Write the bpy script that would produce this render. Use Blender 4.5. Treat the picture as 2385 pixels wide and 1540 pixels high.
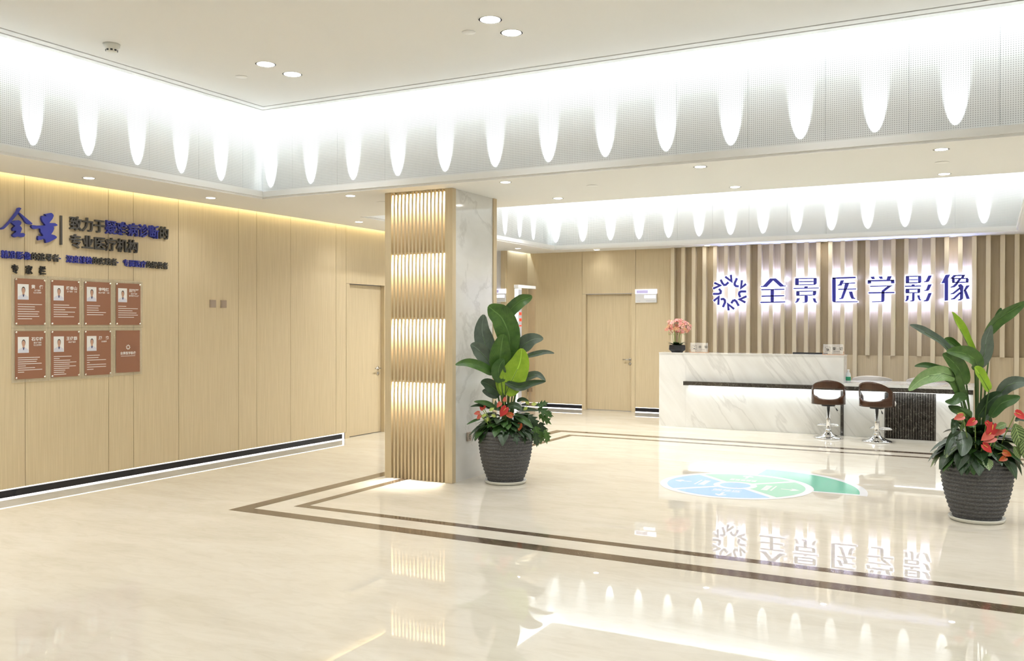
import bpy, bmesh, math, random
from mathutils import Vector, Matrix

for _o in list(bpy.data.objects):
    bpy.data.objects.remove(_o)
scene = bpy.context.scene
COL = scene.collection
R = math.radians
H1 = 2.87          # soffit height
H2 = 3.80          # tray ceiling height
XW = -7.68         # wooden wall on the left
YB = 15.15         # back wall

# ------------------------------------------------------------------ camera
cam_data = bpy.data.cameras.new('camera')
cam_data.sensor_fit = 'HORIZONTAL'
cam_data.sensor_width = 36.0
cam_data.lens = 2107.57 / 2385 * 36
cam_data.clip_end = 100
cam = bpy.data.objects.new('camera', cam_data)
COL.objects.link(cam)
_yaw, _pitch, _roll = 0.485988, -0.0070042, 0.0012547
_fw = Vector((-math.sin(_yaw) * math.cos(_pitch), math.cos(_yaw) * math.cos(_pitch), math.sin(_pitch)))
_r = Vector((math.cos(_yaw), math.sin(_yaw), 0))
_u = _r.cross(_fw)
_r2 = _r * math.cos(_roll) + _u * math.sin(_roll)
_u2 = _u * math.cos(_roll) - _r * math.sin(_roll)
_m = Matrix((_r2, _u2, -_fw)).transposed().to_4x4()
_m.translation = (0, 0, 1.55)
cam.matrix_world = _m
scene.camera = cam

# ------------------------------------------------------------------ world, exposure
world = bpy.data.worlds.new('world')
scene.world = world
world.use_nodes = True
world.node_tree.nodes['Background'].inputs[0].default_value = (1, 0.95, 0.88, 1)
world.node_tree.nodes['Background'].inputs[1].default_value = 0.15
scene.view_settings.view_transform = 'Standard'
scene.view_settings.look = 'None'
scene.view_settings.exposure = 1.24
scene.view_settings.gamma = 1
scene.view_settings.use_curve_mapping = False
scene.cycles.max_bounces = 6
scene.cycles.diffuse_bounces = 3
scene.cycles.glossy_bounces = 3
scene.cycles.caustics_reflective = False
scene.cycles.caustics_refractive = False
scene.cycles.sample_clamp_indirect = 6.0

WHITE_LED = (0.77, 0.895, 1.0)
WARM_LED = (0.95, 0.975, 1.0)

def area(name, loc, direction, sx, sy, power, color, along=None, spread=180):
    d = bpy.data.lights.new(name, 'AREA')
    d.shape = 'RECTANGLE'
    d.size, d.size_y = sx, sy
    d.energy = power
    d.color = color
    d.spread = R(spread)
    o = bpy.data.objects.new(name, d)
    COL.objects.link(o)
    z = -Vector(direction).normalized()
    x = Vector(along).normalized() if along else z.orthogonal().normalized()
    y = z.cross(x).normalized()
    x = y.cross(z)
    m = Matrix((x, y, z)).transposed().to_4x4()
    m.translation = loc
    o.matrix_world = m
    return o

def spot(name, loc, target, power, angle, blend, color, radius=0.01):
    d = bpy.data.lights.new(name, 'SPOT')
    d.energy = power
    d.spot_size = R(angle)
    d.spot_blend = blend
    d.color = color
    d.shadow_soft_size = radius
    o = bpy.data.objects.new(name, d)
    COL.objects.link(o)
    o.location = loc
    o.rotation_euler = (Vector(target) - Vector(loc)).to_track_quat('-Z', 'Y').to_euler()
    return o

# tray A (over the hall) and tray B (over the reception): opening rectangles in the soffit
AX0, AX1, AY0, AY1 = -6.82, 4.0, -1.6, 7.25
BX0, BX1, BY0, BY1 = -6.88, 0.345, 8.98, 14.62
SB = 0.15          # the perforated cove walls stand this far behind the lip
GAP = 0.10         # light slot between tray ceiling and cove wall

# LED strips hidden in the light slot that runs round each tray ceiling
for (x0, x1, y0, y1, wm) in ((AX0, AX1, AY0, AY1, 4.6), (BX0, BX1, BY0, BY1, 5.4)):
    wx0, wx1, wy0, wy1 = x0 - SB, x1 + SB, y0 - SB, y1 + SB
    zc = H2 + 0.13
    lx, ly = wx1 - wx0 - 0.1, wy1 - wy0 - 0.1
    q = GAP * 1.06
    area('cove_led_strip', (wx0 + q, (wy0 + wy1) / 2, zc), (-.4, 0, -1), ly, .025, wm * ly, WHITE_LED, (0, 1, 0))
    area('cove_led_strip', (wx1 - q, (wy0 + wy1) / 2, zc), (.4, 0, -1), ly, .025, wm * ly, WHITE_LED, (0, 1, 0))
    area('cove_led_strip', ((wx0 + wx1) / 2, wy1 - q, zc), (0, .4, -1), lx, .025, wm * lx, WHITE_LED, (1, 0, 0))
    area('cove_led_strip', ((wx0 + wx1) / 2, wy0 + q, zc), (0, -.4, -1), lx, .025, wm * lx, WHITE_LED, (1, 0, 0))
# yellowish wall-wash strip in the slot over the wooden wall
area('wall_wash_strip', (XW + .035, 4.2, H1 + .085), (-.25, 0, -1), 14.4, .02, 0.9 * 14.4, (1.0, 0.91, 0.60), (0, 1, 0))
area('wall_wash_strip', (XW + .035, 14.75, H1 + .085), (-.25, 0, -1), .7, .02, 0.9 * 1.2, WHITE_LED, (0, 1, 0))

# LED modules tucked between the slats behind each sign character
for (x0, x1, zc) in ((-4.08, -3.57, 2.09), (-3.30, -2.93, 2.10), (-2.78, -2.42, 2.10), (-2.19, -1.84, 2.10), (-1.66, -1.31, 2.10), (-1.13, -.79, 2.10), (-.63, -.28, 2.10)):
    area('sign_led', ((x0 + x1) / 2, YB - .075, zc), (0, 1, 0), x1 - x0, .36, 8 * .3, (.36, .46, 1.0), (1, 0, 0))
    area('sign_led', ((x0 + x1) / 2, YB - .065, zc + .16), (0, .22, 1), x1 - x0, .05, 8 * .55, (.36, .46, 1.0), (1, 0, 0))
    area('sign_led', ((x0 + x1) / 2, YB - .065, zc - .16), (0, .22, -1), x1 - x0, .05, 8 * .45, (.36, .46, 1.0), (1, 0, 0))

def cove_spots(points, inward):
    for (x, y) in points:
        lx, ly = x + inward[0] * .088, y + inward[1] * .088
        k = .33
        spot('cove_uplight', (lx, ly, H1 + .018), (lx - inward[0] * k, ly - inward[1] * k, H1 + 1.018), 17, 32, .6, WHITE_LED, .006)
_xa, _ya = AX0 - SB, AY1 + SB
cove_spots([(_xa, 6.81 - .515 * i) for i in range(7)], (1, 0))
cove_spots([(-6.842 + .551 * i, _ya) for i in range(15)], (0, -1))
_xb, _yb = BX0 - SB, BY1 + SB
cove_spots([(_xb, 14.10 - .52 * i) for i in range(6)], (1, 0))
cove_spots([(-6.911 + .5252 * i, _yb) for i in range(14)], (0, -1))

# ------------------------------------------------------------------ materials
def new_mat(name):
    m = bpy.data.materials.new(name)
    m.use_nodes = True
    nt = m.node_tree
    return m, nt, nt.nodes['Principled BSDF']

def P(name, col, rough=.5, metal=0, spec=.5, emit=None, strength=0, trans=0, alpha=1, coat=0, ior=1.5):
    m, nt, b = new_mat(name)
    b.inputs['Base Color'].default_value = (*col, 1)
    b.inputs['Roughness'].default_value = rough
    b.inputs['Metallic'].default_value = metal
    b.inputs['Specular IOR Level'].default_value = spec
    b.inputs['IOR'].default_value = ior
    b.inputs['Transmission Weight'].default_value = trans
    b.inputs['Alpha'].default_value = alpha
    b.inputs['Coat Weight'].default_value = coat
    if emit:
        b.inputs['Emission Color'].default_value = (*emit, 1)
        b.inputs['Emission Strength'].default_value = strength
    return m

def node(nt, t, **kw):
    n = nt.nodes.new(t)
    for k, v in kw.items():
        setattr(n, k, v)
    return n

def mapped(nt, scale, rot=(0, 0, 0), coord='Object'):
    tc = node(nt, 'ShaderNodeTexCoord')
    mp = node(nt, 'ShaderNodeMapping')
    mp.inputs['Scale'].default_value = scale
    mp.inputs['Rotation'].default_value = rot
    nt.links.new(tc.outputs[coord], mp.inputs[0])
    return mp.outputs[0]

def noise(nt, vec, scale, detail=3, rough=.55, dist=0):
    n = node(nt, 'ShaderNodeTexNoise')
    n.inputs['Scale'].default_value = scale
    n.inputs['Detail'].default_value = detail
    n.inputs['Roughness'].default_value = rough
    n.inputs['Distortion'].default_value = dist
    nt.links.new(vec, n.inputs['Vector'])
    return n.outputs['Fac']

def ramp(nt, fac, stops):
    r = node(nt, 'ShaderNodeValToRGB')
    els = r.color_ramp.elements
    while len(els) < len(stops):
        els.new(.5)
    for e, (p, c) in zip(els, stops):
        e.position = p
        e.color = (*c, 1)
    nt.links.new(fac, r.inputs[0])
    return r.outputs[0]

def mix(nt, a, b, fac, mode='MIX'):
    n = node(nt, 'ShaderNodeMix', data_type='RGBA', blend_type=mode)
    for s, v in ((n.inputs[6], a), (n.inputs[7], b), (n.inputs[0], fac)):
        if isinstance(v, (tuple, float, int)):
            s.default_value = (*v, 1) if isinstance(v, tuple) else v
        else:
            nt.links.new(v, s)
    return n.outputs[2]

def bump(nt, b, height, strength, dist=.01):
    n = node(nt, 'ShaderNodeBump')
    n.inputs['Strength'].default_value = strength
    n.inputs['Distance'].default_value = dist
    nt.links.new(height, n.inputs['Height'])
    nt.links.new(n.outputs[0], b.inputs['Normal'])

def wood(name, c0, c1, rough=.42, grain=(38, 38, 1.1), spec=.35):
    m, nt, b = new_mat(name)
    v = mapped(nt, grain)
    f1 = noise(nt, v, 1.6, 2, .6, .3)
    f2 = noise(nt, mapped(nt, (160, 160, 2.5)), 1.0, 1)
    c = ramp(nt, f1, [(.25, c0), (.75, c1)])
    c = mix(nt, c, ramp(nt, f2, [(.35, tuple(x * .86 for x in c0)), (.65, c1)]), .35)
    nt.links.new(c, b.inputs['Base Color'])
    b.inputs['Roughness'].default_value = rough
    b.inputs['Specular IOR Level'].default_value = spec
    return m

def marble_white(name):
    m, nt, b = new_mat(name)
    def streak(sx, sz):
        tc = node(nt, 'ShaderNodeTexCoord')
        mp = node(nt, 'ShaderNodeMapping', vector_type='TEXTURE')
        mp.inputs['Rotation'].default_value = (0, R(-36), 0)
        mp.inputs['Scale'].default_value = (1 / sx, 1 / 1.2, 1 / sz)
        nt.links.new(tc.outputs['Object'], mp.inputs[0])
        return mp.outputs[0]
    f = noise(nt, streak(2.0, .42), 1.3, 5, .55, .35)
    vein = ramp(nt, f, [(.455, (0, 0, 0)), (.495, (.38, .38, .38)), (.515, (0, 0, 0))])
    f2 = noise(nt, streak(4.2, .6), 1.5, 4, .5, .3)
    cloud = ramp(nt, f2, [(.36, (.735, .715, .67)), (.6, (.80, .785, .745))])
    c = mix(nt, cloud, (.47, .45, .41), vein)
    nt.links.new(c, b.inputs['Base Color'])
    b.inputs['Roughness'].default_value = .09
    return m

def marble_floor(name):
    m, nt, b = new_mat(name)
    v = mapped(nt, (.9, 2.6, 1))
    f = noise(nt, v, 1.0, 4, .62, .8)
    f2 = noise(nt, mapped(nt, (5, 13, 1)), 1.0, 3, .6, 1.2)
    c = ramp(nt, f, [(.25, (.635, .575, .465)), (.5, (.70, .64, .53)), (.8, (.745, .695, .595))])
    c = mix(nt, c, ramp(nt, f2, [(.3, (.90, .885, .85)), (.55, (1, 1, 1))]), .55, 'MULTIPLY')
    nt.links.new(c, b.inputs['Base Color'])
    b.inputs['Roughness'].default_value = .008
    b.inputs['IOR'].default_value = 1.40
    return m

def marble_dark(name, c0, c1, vein):
    m, nt, b = new_mat(name)
    f = noise(nt, mapped(nt, (6, 6, 6)), 1.0, 6, .65, 1.5)
    c = ramp(nt, f, [(.3, c0), (.7, c1)])
    f2 = noise(nt, mapped(nt, (4, 4, 3), (.4, .5, .6)), 1.3, 5, .6, 2.5)
    c = mix(nt, c, vein, ramp(nt, f2, [(.494, (0, 0, 0)), (.5, (.6, .6, .6)), (.506, (0, 0, 0))]))
    nt.links.new(c, b.inputs['Base Color'])
    b.inputs['Roughness'].default_value = .08
    return m

def perforated(name):
    m, nt, b = new_mat(name)
    g = node(nt, 'ShaderNodeNewGeometry')
    s = node(nt, 'ShaderNodeSeparateXYZ')
    nt.links.new(g.outputs['Position'], s.inputs[0])
    def math_(op, a, bv=None):
        n = node(nt, 'ShaderNodeMath', operation=op)
        for i, v in enumerate((a, bv)):
            if v is None:
                continue
            if isinstance(v, (int, float)):
                n.inputs[i].default_value = v
            else:
                nt.links.new(v, n.inputs[i])
        return n.outputs[0]
    pitch = .016
    h = math_('ADD', s.outputs[0], s.outputs[1])
    sx = math_('SINE', math_('MULTIPLY', h, 2 * math.pi / pitch))
    sz = math_('SINE', math_('MULTIPLY', s.outputs[2], 2 * math.pi / pitch))
    hole = math_('GREATER_THAN', math_('ADD', sx, sz), .95)
    nt.links.new(mix(nt, (.80, .775, .73), (.42, .395, .355), hole), b.inputs['Base Color'])
    b.inputs['Roughness'].default_value = .7
    return m

def pot_mat(name):
    m, nt, b = new_mat(name)
    v = mapped(nt, (60, 60, 170))
    f = noise(nt, v, 1.2, 4, .7)
    c = ramp(nt, f, [(.3, (.045, .044, .046)), (.55, (.11, .108, .108)), (.75, (.24, .235, .23))])
    nt.links.new(c, b.inputs['Base Color'])
    b.inputs['Roughness'].default_value = .8
    bump(nt, b, f, .5, .006)
    return m

def leaf_mat(name, c0, c1, rough=.38, stripes=None, sheen=.5):
    m, nt, b = new_mat(name)
    uv = node(nt, 'ShaderNodeUVMap')
    s = node(nt, 'ShaderNodeSeparateXYZ')
    nt.links.new(uv.outputs[0], s.inputs[0])
    ab = node(nt, 'ShaderNodeMath', operation='ABSOLUTE')
    sub = node(nt, 'ShaderNodeMath', operation='SUBTRACT')
    nt.links.new(s.outputs[0], sub.inputs[0])
    sub.inputs[1].default_value = .5
    nt.links.new(sub.outputs[0], ab.inputs[0])
    ma = node(nt, 'ShaderNodeMath', operation='MULTIPLY_ADD')
    nt.links.new(ab.outputs[0], ma.inputs[0])
    ma.inputs[1].default_value = -.55
    nt.links.new(s.outputs[1], ma.inputs[2])
    mu = node(nt, 'ShaderNodeMath', operation='MULTIPLY')
    nt.links.new(ma.outputs[0], mu.inputs[0])
    mu.inputs[1].default_value = 48 if stripes else 110
    si = node(nt, 'ShaderNodeMath', operation='SINE')
    nt.links.new(mu.outputs[0], si.inputs[0])
    f = noise(nt, mapped(nt, (14, 14, 14)), 1, 3)
    c = ramp(nt, f, [(.3, c0), (.7, c1)])
    if stripes:
        c = mix(nt, c, stripes, ramp(nt, si.outputs[0], [(.35, (0, 0, 0)), (.6, (1, 1, 1))]))
    else:
        bump(nt, b, si.outputs[0], .12, .003)
    rib = ramp(nt, ab.outputs[0], [(.012, (.7, .7, .7)), (.035, (0, 0, 0))])
    c = mix(nt, c, tuple(min(1, x * 1.7 + .04) for x in c1), rib)
    nt.links.new(c, b.inputs['Base Color'])
    b.inputs['Roughness'].default_value = rough
    b.inputs['Specular IOR Level'].default_value = sheen
    try:
        b.inputs['Subsurface Weight'].default_value = 0
    except KeyError:
        pass
    return m

M = {}
M['wood'] = wood('light_wood_veneer', (.62, .495, .305), (.70, .575, .37))
M['wood_slat'] = wood('pale_slat_wood', (.72, .61, .42), (.80, .69, .50), .5)
M['wood_back'] = wood('brown_backing_wood', (.47, .37, .235), (.55, .44, .285), .5)
M['wood_low'] = wood('pale_lower_wood', (.62, .50, .32), (.69, .57, .38), .45)
M['wood_col'] = wood('column_wood', (.62, .495, .305), (.70, .575, .37))
M['marble'] = marble_white('white_veined_marble')
M['floor'] = marble_floor('polished_beige_marble')
M['inlay'] = marble_dark('brown_inlay_marble', (.075, .05, .032), (.15, .105, .07), (.42, .36, .28))
M['black_marble'] = marble_dark('dark_marble', (.03, .026, .022), (.07, .06, .05), (.45, .42, .36))
M['paint'] = P('white_ceiling_paint', (.87, .855, .82), .8, spec=.2)
M['paint_lip'] = P('cream_trim_paint', (.90, .89, .86), .6, spec=.3)
M['wallwhite'] = P('white_wall_paint', (.75, .72, .69), .7, spec=.2)
M['perf'] = perforated('perforated_white_board')
M['gloss_black'] = P('gloss_black', (.012, .013, .02), .12)
M['led'] = P('led_white', (1, 1, 1), .5, emit=(1, .97, .93), strength=1.4)
M['led_dim'] = P('led_diffuser', (1, 1, 1), .5, emit=(1, .97, .93), strength=.8)
M['lamp'] = P('downlight_lens', (1, 1, 1), .5, emit=(1, .96, .88), strength=14)
M['halo'] = P('halo_acrylic', (.95, .95, 1), .5, emit=(.74, .76, 1.0), strength=0.6)
M['halo_back'] = P('halo_led_back', (.95, .95, 1), .5, emit=(.55, .60, 1.0), strength=0.8)
M['letter_blue'] = P('blue_letter_face', (.040, .040, .36), .35)
M['blue'] = P('blue_acrylic', (.035, .045, .34), .4)
M['grey_letter'] = P('dark_grey_acrylic', (.075, .07, .065), .45)
M['black_letter'] = P('black_acrylic', (.015, .014, .013), .4)
M['chrome'] = P('chrome', (.85, .85, .86), .06, metal=1)
M['steel'] = P('brushed_steel', (.55, .52, .48), .28, metal=1)
M['walnut'] = wood('walnut_plywood', (.045, .017, .007), (.078, .031, .013), .25, (3, 3, 30), .5)
M['leather'] = P('white_leatherette', (.80, .78, .74), .4)
M['cream'] = P('cream_upholstery', (.72, .66, .57), .5)
M['plastic_white'] = P('white_plastic', (.80, .79, .77), .35)
M['plastic_black'] = P('black_plastic', (.02, .02, .022), .35)
M['plastic_grey'] = P('grey_plastic', (.42, .41, .43), .4)
M['plate_taupe'] = P('taupe_switch_plate', (.40, .31, .23), .35)
M['saucer'] = P('off_white_saucer', (.72, .70, .62), .35)
M['soil'] = P('potting_soil', (.025, .018, .012), .95)
M['pot'] = pot_mat('ribbed_grey_pot')
M['acrylic'] = P('clear_acrylic', (.98, .97, .95), .03, alpha=.22, spec=.6)
M['poster'] = P('terracotta_print', (.305, .135, .075), .45)
M['poster_acrylic'] = P('acrylic_board', (.80, .70, .52), .04, alpha=.28, spec=.6)
M['print_white'] = P('white_print', (.82, .80, .76), .5)
M['print_grey'] = P('pale_grey_print', (.60, .60, .63), .5)
M['skin'] = P('printed_skin', (.52, .30, .21), .5)
M['hair'] = P('printed_hair', (.02, .016, .015), .5)
M['coat'] = P('printed_coat', (.66, .66, .72), .5)
M['tie'] = P('printed_tie', (.05, .06, .14), .5)
M['stick_blue'] = P('sky_blue_vinyl', (.34, .56, .86), .12)
M['stick_green'] = P('mint_green_vinyl', (.34, .65, .47), .12)
M['stick_teal'] = P('teal_green_vinyl', (.17, .52, .37), .12)
M['stick_white'] = P('white_vinyl', (.80, .80, .81), .12)
M['stick_navy'] = P('navy_print', (.05, .09, .35), .3)
M['red_led'] = P('red_indicator', (.8, .02, .01), .4, emit=(1, .03, .01), strength=.9)
M['sign_glow'] = P('sign_lightbox', (.9, .9, 1), .4, emit=(.80, .80, 1), strength=.55)
M['sign_violet'] = P('sign_lavender', (.55, .5, .75), .4, emit=(.55, .50, .8), strength=.15)
M['sign_blue'] = P('sign_blue', (.05, .13, .50), .4)
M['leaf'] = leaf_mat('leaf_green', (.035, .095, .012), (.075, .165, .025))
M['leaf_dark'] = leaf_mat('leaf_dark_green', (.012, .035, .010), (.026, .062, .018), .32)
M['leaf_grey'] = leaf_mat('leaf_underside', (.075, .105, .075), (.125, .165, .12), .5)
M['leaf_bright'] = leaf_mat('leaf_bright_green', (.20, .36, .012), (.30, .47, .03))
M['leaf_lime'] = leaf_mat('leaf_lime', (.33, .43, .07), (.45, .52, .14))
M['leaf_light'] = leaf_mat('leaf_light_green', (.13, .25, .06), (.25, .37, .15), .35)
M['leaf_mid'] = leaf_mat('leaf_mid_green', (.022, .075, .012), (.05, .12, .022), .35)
M['calathea'] = leaf_mat('leaf_striped', (.15, .22, .06), (.22, .30, .10), .45, stripes=(.018, .045, .012))
M['stalk'] = P('leaf_stalk', (.05, .11, .02), .45)
M['stalk_lt'] = P('flower_stalk', (.22, .32, .06), .45)
M['red'] = P('red_spathe', (.52, .035, .035), .3)
M['coral'] = P('coral_spathe', (.60, .12, .085), .32)
M['orange'] = P('orange_spathe', (.45, .085, .02), .35)
M['spadix'] = P('yellow_spadix', (.65, .42, .06), .5)
M['magenta'] = P('magenta_bloom', (.28, .02, .06), .5)
M['pink'] = P('pink_petal', (.72, .24, .20), .5)
M['pink2'] = P('pale_pink_petal', (.82, .40, .36), .5)
M['peach'] = P('peach_petal', (.74, .38, .20), .5)
M['moss'] = P('green_moss', (.10, .12, .03), .9)
M['label_green'] = P('green_bottle_label', (.02, .24, .11), .4)
M['bottle'] = P('clear_bottle', (.86, .90, .92), .08, alpha=.55)
M['gate_shade'] = P('gate_shadow_tint', (.40, .27, .15), .2, alpha=.34)
M['copper'] = P('rose_copper', (.62, .36, .22), .25, metal=.6)
M['groove'] = P('shadow_gap', (.16, .13, .11), .9)
M['trim_gap'] = P('ceiling_trim_gap', (.10, .08, .07), .9)

for _k in ('lamp', 'halo', 'led', 'led_dim', 'sign_glow', 'sign_violet', 'red_led'):
    M[_k].cycles.emission_sampling = 'NONE'      # small glowing faces: seen, not sampled as lamps

# ------------------------------------------------------------------ mesh helpers
class MB:
    def __init__(s):
        s.v, s.f, s.mi = [], [], []
        s.uv = None
    def add(s, vs, fs, mi=0):
        n = len(s.v)
        s.v += [tuple(p) for p in vs]
        s.f += [tuple(i + n for i in q) for q in fs]
        s.mi += [mi] * len(fs)
        return s
    def box(s, x0, x1, y0, y1, z0, z1, mi=0, bev=0):
        if bev:
            b = bev
            vs = []
            for z, i in ((z0, b), (z0 + b, 0), (z1 - b, 0), (z1, b)):
                for (cx, cy, sx, sy) in ((x0, y0, 1, 1), (x1, y0, -1, 1), (x1, y1, -1, -1), (x0, y1, 1, -1)):
                    a, c = (cx + sx * (b + i * .0), cy + sy * i), (cx + sx * i, cy + sy * (b + i * .0))
                    if (sx > 0) == (sy > 0):
                        vs += [(c[0], c[1], z), (a[0], a[1], z)]
                    else:
                        vs += [(a[0], a[1], z), (c[0], c[1], z)]
            fs = [tuple(range(7, -1, -1)), tuple(range(24, 32))]
            for r in range(3):
                for k in range(8):
                    a, c = r * 8 + k, r * 8 + (k + 1) % 8
                    fs.append((a, c, c + 8, a + 8))
            return s.add(vs, fs, mi)
        vs = [(x0, y0, z0), (x1, y0, z0), (x1, y1, z0), (x0, y1, z0), (x0, y0, z1), (x1, y0, z1), (x1, y1, z1), (x0, y1, z1)]
        return s.add(vs, [(3, 2, 1, 0), (4, 5, 6, 7), (0, 1, 5, 4), (1, 2, 6, 5), (2, 3, 7, 6), (3, 0, 4, 7)], mi)
    def prism(s, poly, o, ux, uy, n, d0, d1, mi=0, caps=(1, 1), back=None):
        """polygon (a, b) -> o + a*ux + b*uy, thick from d0 to d1 along n"""
        ar = sum(p[0] * q[1] - q[0] * p[1] for p, q in zip(poly, poly[1:] + poly[:1]))
        if ar < 0:
            poly = poly[::-1]
        o, ux, uy, n = Vector(o), Vector(ux), Vector(uy), Vector(n)
        k = len(poly)
        lo = [o + ux * a + uy * b + n * d0 for a, b in poly]
        hi = [o + ux * a + uy * b + n * d1 for a, b in poly]
        fs = [(i, (i + 1) % k, k + (i + 1) % k, k + i) for i in range(k)]
        if caps[0]:
            fs.append(tuple(range(k - 1, -1, -1)))
        if caps[1]:
            fs.append(tuple(range(k, 2 * k)))
        s.add(lo + hi, fs, mi)
        if back is not None:
            s.mi[-2] = back
        return s
    def flat(s, poly, o, ux, uy, mi=0):
        o, ux, uy = Vector(o), Vector(ux), Vector(uy)
        ar = sum(p[0] * q[1] - q[0] * p[1] for p, q in zip(poly, poly[1:] + poly[:1]))
        if ar < 0:
            poly = poly[::-1]
        return s.add([o + ux * a + uy * b for a, b in poly], [tuple(range(len(poly)))], mi)
    def lathe(s, prof, seg=32, c=(0, 0, 0), mi=0, caps=True):
        vs, fs = [], []
        for r, z in prof:
            for k in range(seg):
                a = 2 * math.pi * k / seg
                vs.append((c[0] + r * math.cos(a), c[1] + r * math.sin(a), c[2] + z))
        for i in range(len(prof) - 1):
            for k in range(seg):
                a, b = i * seg + k, i * seg + (k + 1) % seg
                fs.append((a, b, b + seg, a + seg))
        if caps:
            fs.append(tuple(range(seg - 1, -1, -1)))
            n = (len(prof) - 1) * seg
            fs.append(tuple(range(n, n + seg)))
        return s.add(vs, fs, mi)
    def tube(s, pts, r, seg=8, mi=0, closed=False):
        pts = [Vector(p) for p in pts]
        n = len(pts)
        rr = r if isinstance(r, (list, tuple)) else [r] * n
        vs, fs = [], []
        ref = None
        for i, p in enumerate(pts):
            a = pts[(i - 1) % n] if closed or i else p
            b = pts[(i + 1) % n] if closed or i < n - 1 else p
            t = (b - a).normalized()
            if ref is None:
                ref = t.orthogonal().normalized()
            ref = (ref - t * ref.dot(t)).normalized()
            q = t.cross(ref)
            for k in range(seg):
                g = 2 * math.pi * k / seg
                vs.append(p + (ref * math.cos(g) + q * math.sin(g)) * rr[i])
        for i in range(n if closed else n - 1):
            for k in range(seg):
                a, b = i * seg + k, i * seg + (k + 1) % seg
                c, d = ((i + 1) % n) * seg + k, ((i + 1) % n) * seg + (k + 1) % seg
                fs.append((a, b, d, c))
        if not closed:
            fs.append(tuple(range(seg - 1, -1, -1)))
            fs.append(tuple(range((n - 1) * seg, n * seg)))
        return s.add(vs, fs, mi)
    def mesh(s, name, mats, smooth=False):
        me = bpy.data.meshes.new(name)
        me.from_pydata(s.v, [], s.f)
        for m in (mats if isinstance(mats, (list, tuple)) else [mats]):
            me.materials.append(M[m])
        for p, i in zip(me.polygons, s.mi):
            p.material_index = i
            p.use_smooth = smooth
        if s.uv:
            l = me.uv_layers.new(name='UVMap')
            for loop in me.loops:
                l.data[loop.index].uv = s.uv[loop.vertex_index]
        me.validate()
        me.update()
        return me
    def build(s, name, mats, parent=None, smooth=False, local=False):
        return link(name, s.mesh(name, mats, smooth), parent, local)

def link(name, me, parent=None, local=False):
    o = bpy.data.objects.new(name, me)
    COL.objects.link(o)
    if parent is not None:
        o.parent = parent
        if not local and parent.parent is None:
            o.matrix_parent_inverse = Matrix.Translation(-parent.location)
    return o

def tag(o, label, cat, group=None, kind=None):
    o['label'] = label
    o['category'] = cat
    if group:
        o['group'] = group
    if kind:
        o['kind'] = kind
    return o

def thing(name, label, cat, loc=(0, 0, 0), rz=0, group=None, kind=None):
    o = bpy.data.objects.new(name, None)
    o.empty_display_size = .1
    COL.objects.link(o)
    o.location = loc
    o.rotation_euler = (0, 0, rz)
    return tag(o, label, cat, group, kind)

def copy_tree(o, parent=None):
    c = o.copy()
    COL.objects.link(c)
    if parent is not None:
        c.parent = parent
    for ch in list(o.children):
        copy_tree(ch, c)
    return c

def bevel(o, w=.004, seg=2):
    md = o.modifiers.new('bevel', 'BEVEL')
    md.width = w
    md.segments = seg
    md.limit_method = 'ANGLE'
    return o

_glyph = {}
def glyph(ch, bold=0.0, depth=0.0):
    """triangulated outline of one character in its em square"""
    key = (ch, bold, depth)
    if key not in _glyph:
        c = bpy.data.curves.new('glyph', 'FONT')
        c.body = ch
        c.size = 1
        c.offset = bold
        c.extrude = depth / 2
        c.resolution_u = 2
        o = bpy.data.objects.new('glyph', c)
        COL.objects.link(o)
        me = bpy.data.meshes.new_from_object(o.evaluated_get(bpy.context.evaluated_depsgraph_get()))
        _glyph[key] = ([tuple(v.co) for v in me.vertices], [tuple(p.vertices) for p in me.polygons])
        bpy.data.objects.remove(o)
        bpy.data.curves.remove(c)
        bpy.data.meshes.remove(me)
    return _glyph[key]

def add_glyph(mb, ch, o, ux, uy, n, w, h, bold=0, depth=0, mi=0):
    """character whose em square is w wide and h high, lower left corner at o, solid from o to o+n*depth"""
    vs, fs = glyph(ch, bold, .1 if depth else 0)
    o, ux, uy, n = Vector(o), Vector(ux), Vector(uy), Vector(n)
    k = depth / .1 if depth else 0
    mb.add([o + ux * (x * w) + uy * ((y + .12) * h) + n * ((z + .05) * k if depth else 0) for x, y, z in vs], fs, mi)

def add_text(mb, s, o, ux, uy, n, w, h, bold=0, mi=0, pitch=None):
    pitch = pitch or w / max(1, len(s))
    for i, ch in enumerate(s):
        if ch != ' ':
            add_glyph(mb, ch, Vector(o) + Vector(ux) * (pitch * i), ux, uy, n, pitch if ord(ch) > 255 else pitch * 1.3, h, bold, 0, mi)

def grow(poly, d):
    """push the corners of a polygon outwards by d"""
    ar = sum(p[0] * q[1] - q[0] * p[1] for p, q in zip(poly, poly[1:] + poly[:1]))
    if ar < 0:
        poly = poly[::-1]
    out = []
    n = len(poly)
    for i in range(n):
        p0, p1, p2 = Vector(poly[i - 1]), Vector(poly[i]), Vector(poly[(i + 1) % n])
        e0, e1 = (p1 - p0), (p2 - p1)
        if e0.length < 1e-6 or e1.length < 1e-6:
            continue
        e0.normalize(); e1.normalize()
        n0, n1 = Vector((e0.y, -e0.x)), Vector((e1.y, -e1.x))
        b = n0 + n1
        b = b / max(.45, b.length_squared / 2) if b.length > 1e-4 else n0
        out.append(tuple(p1 + b * d))
    return out

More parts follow.
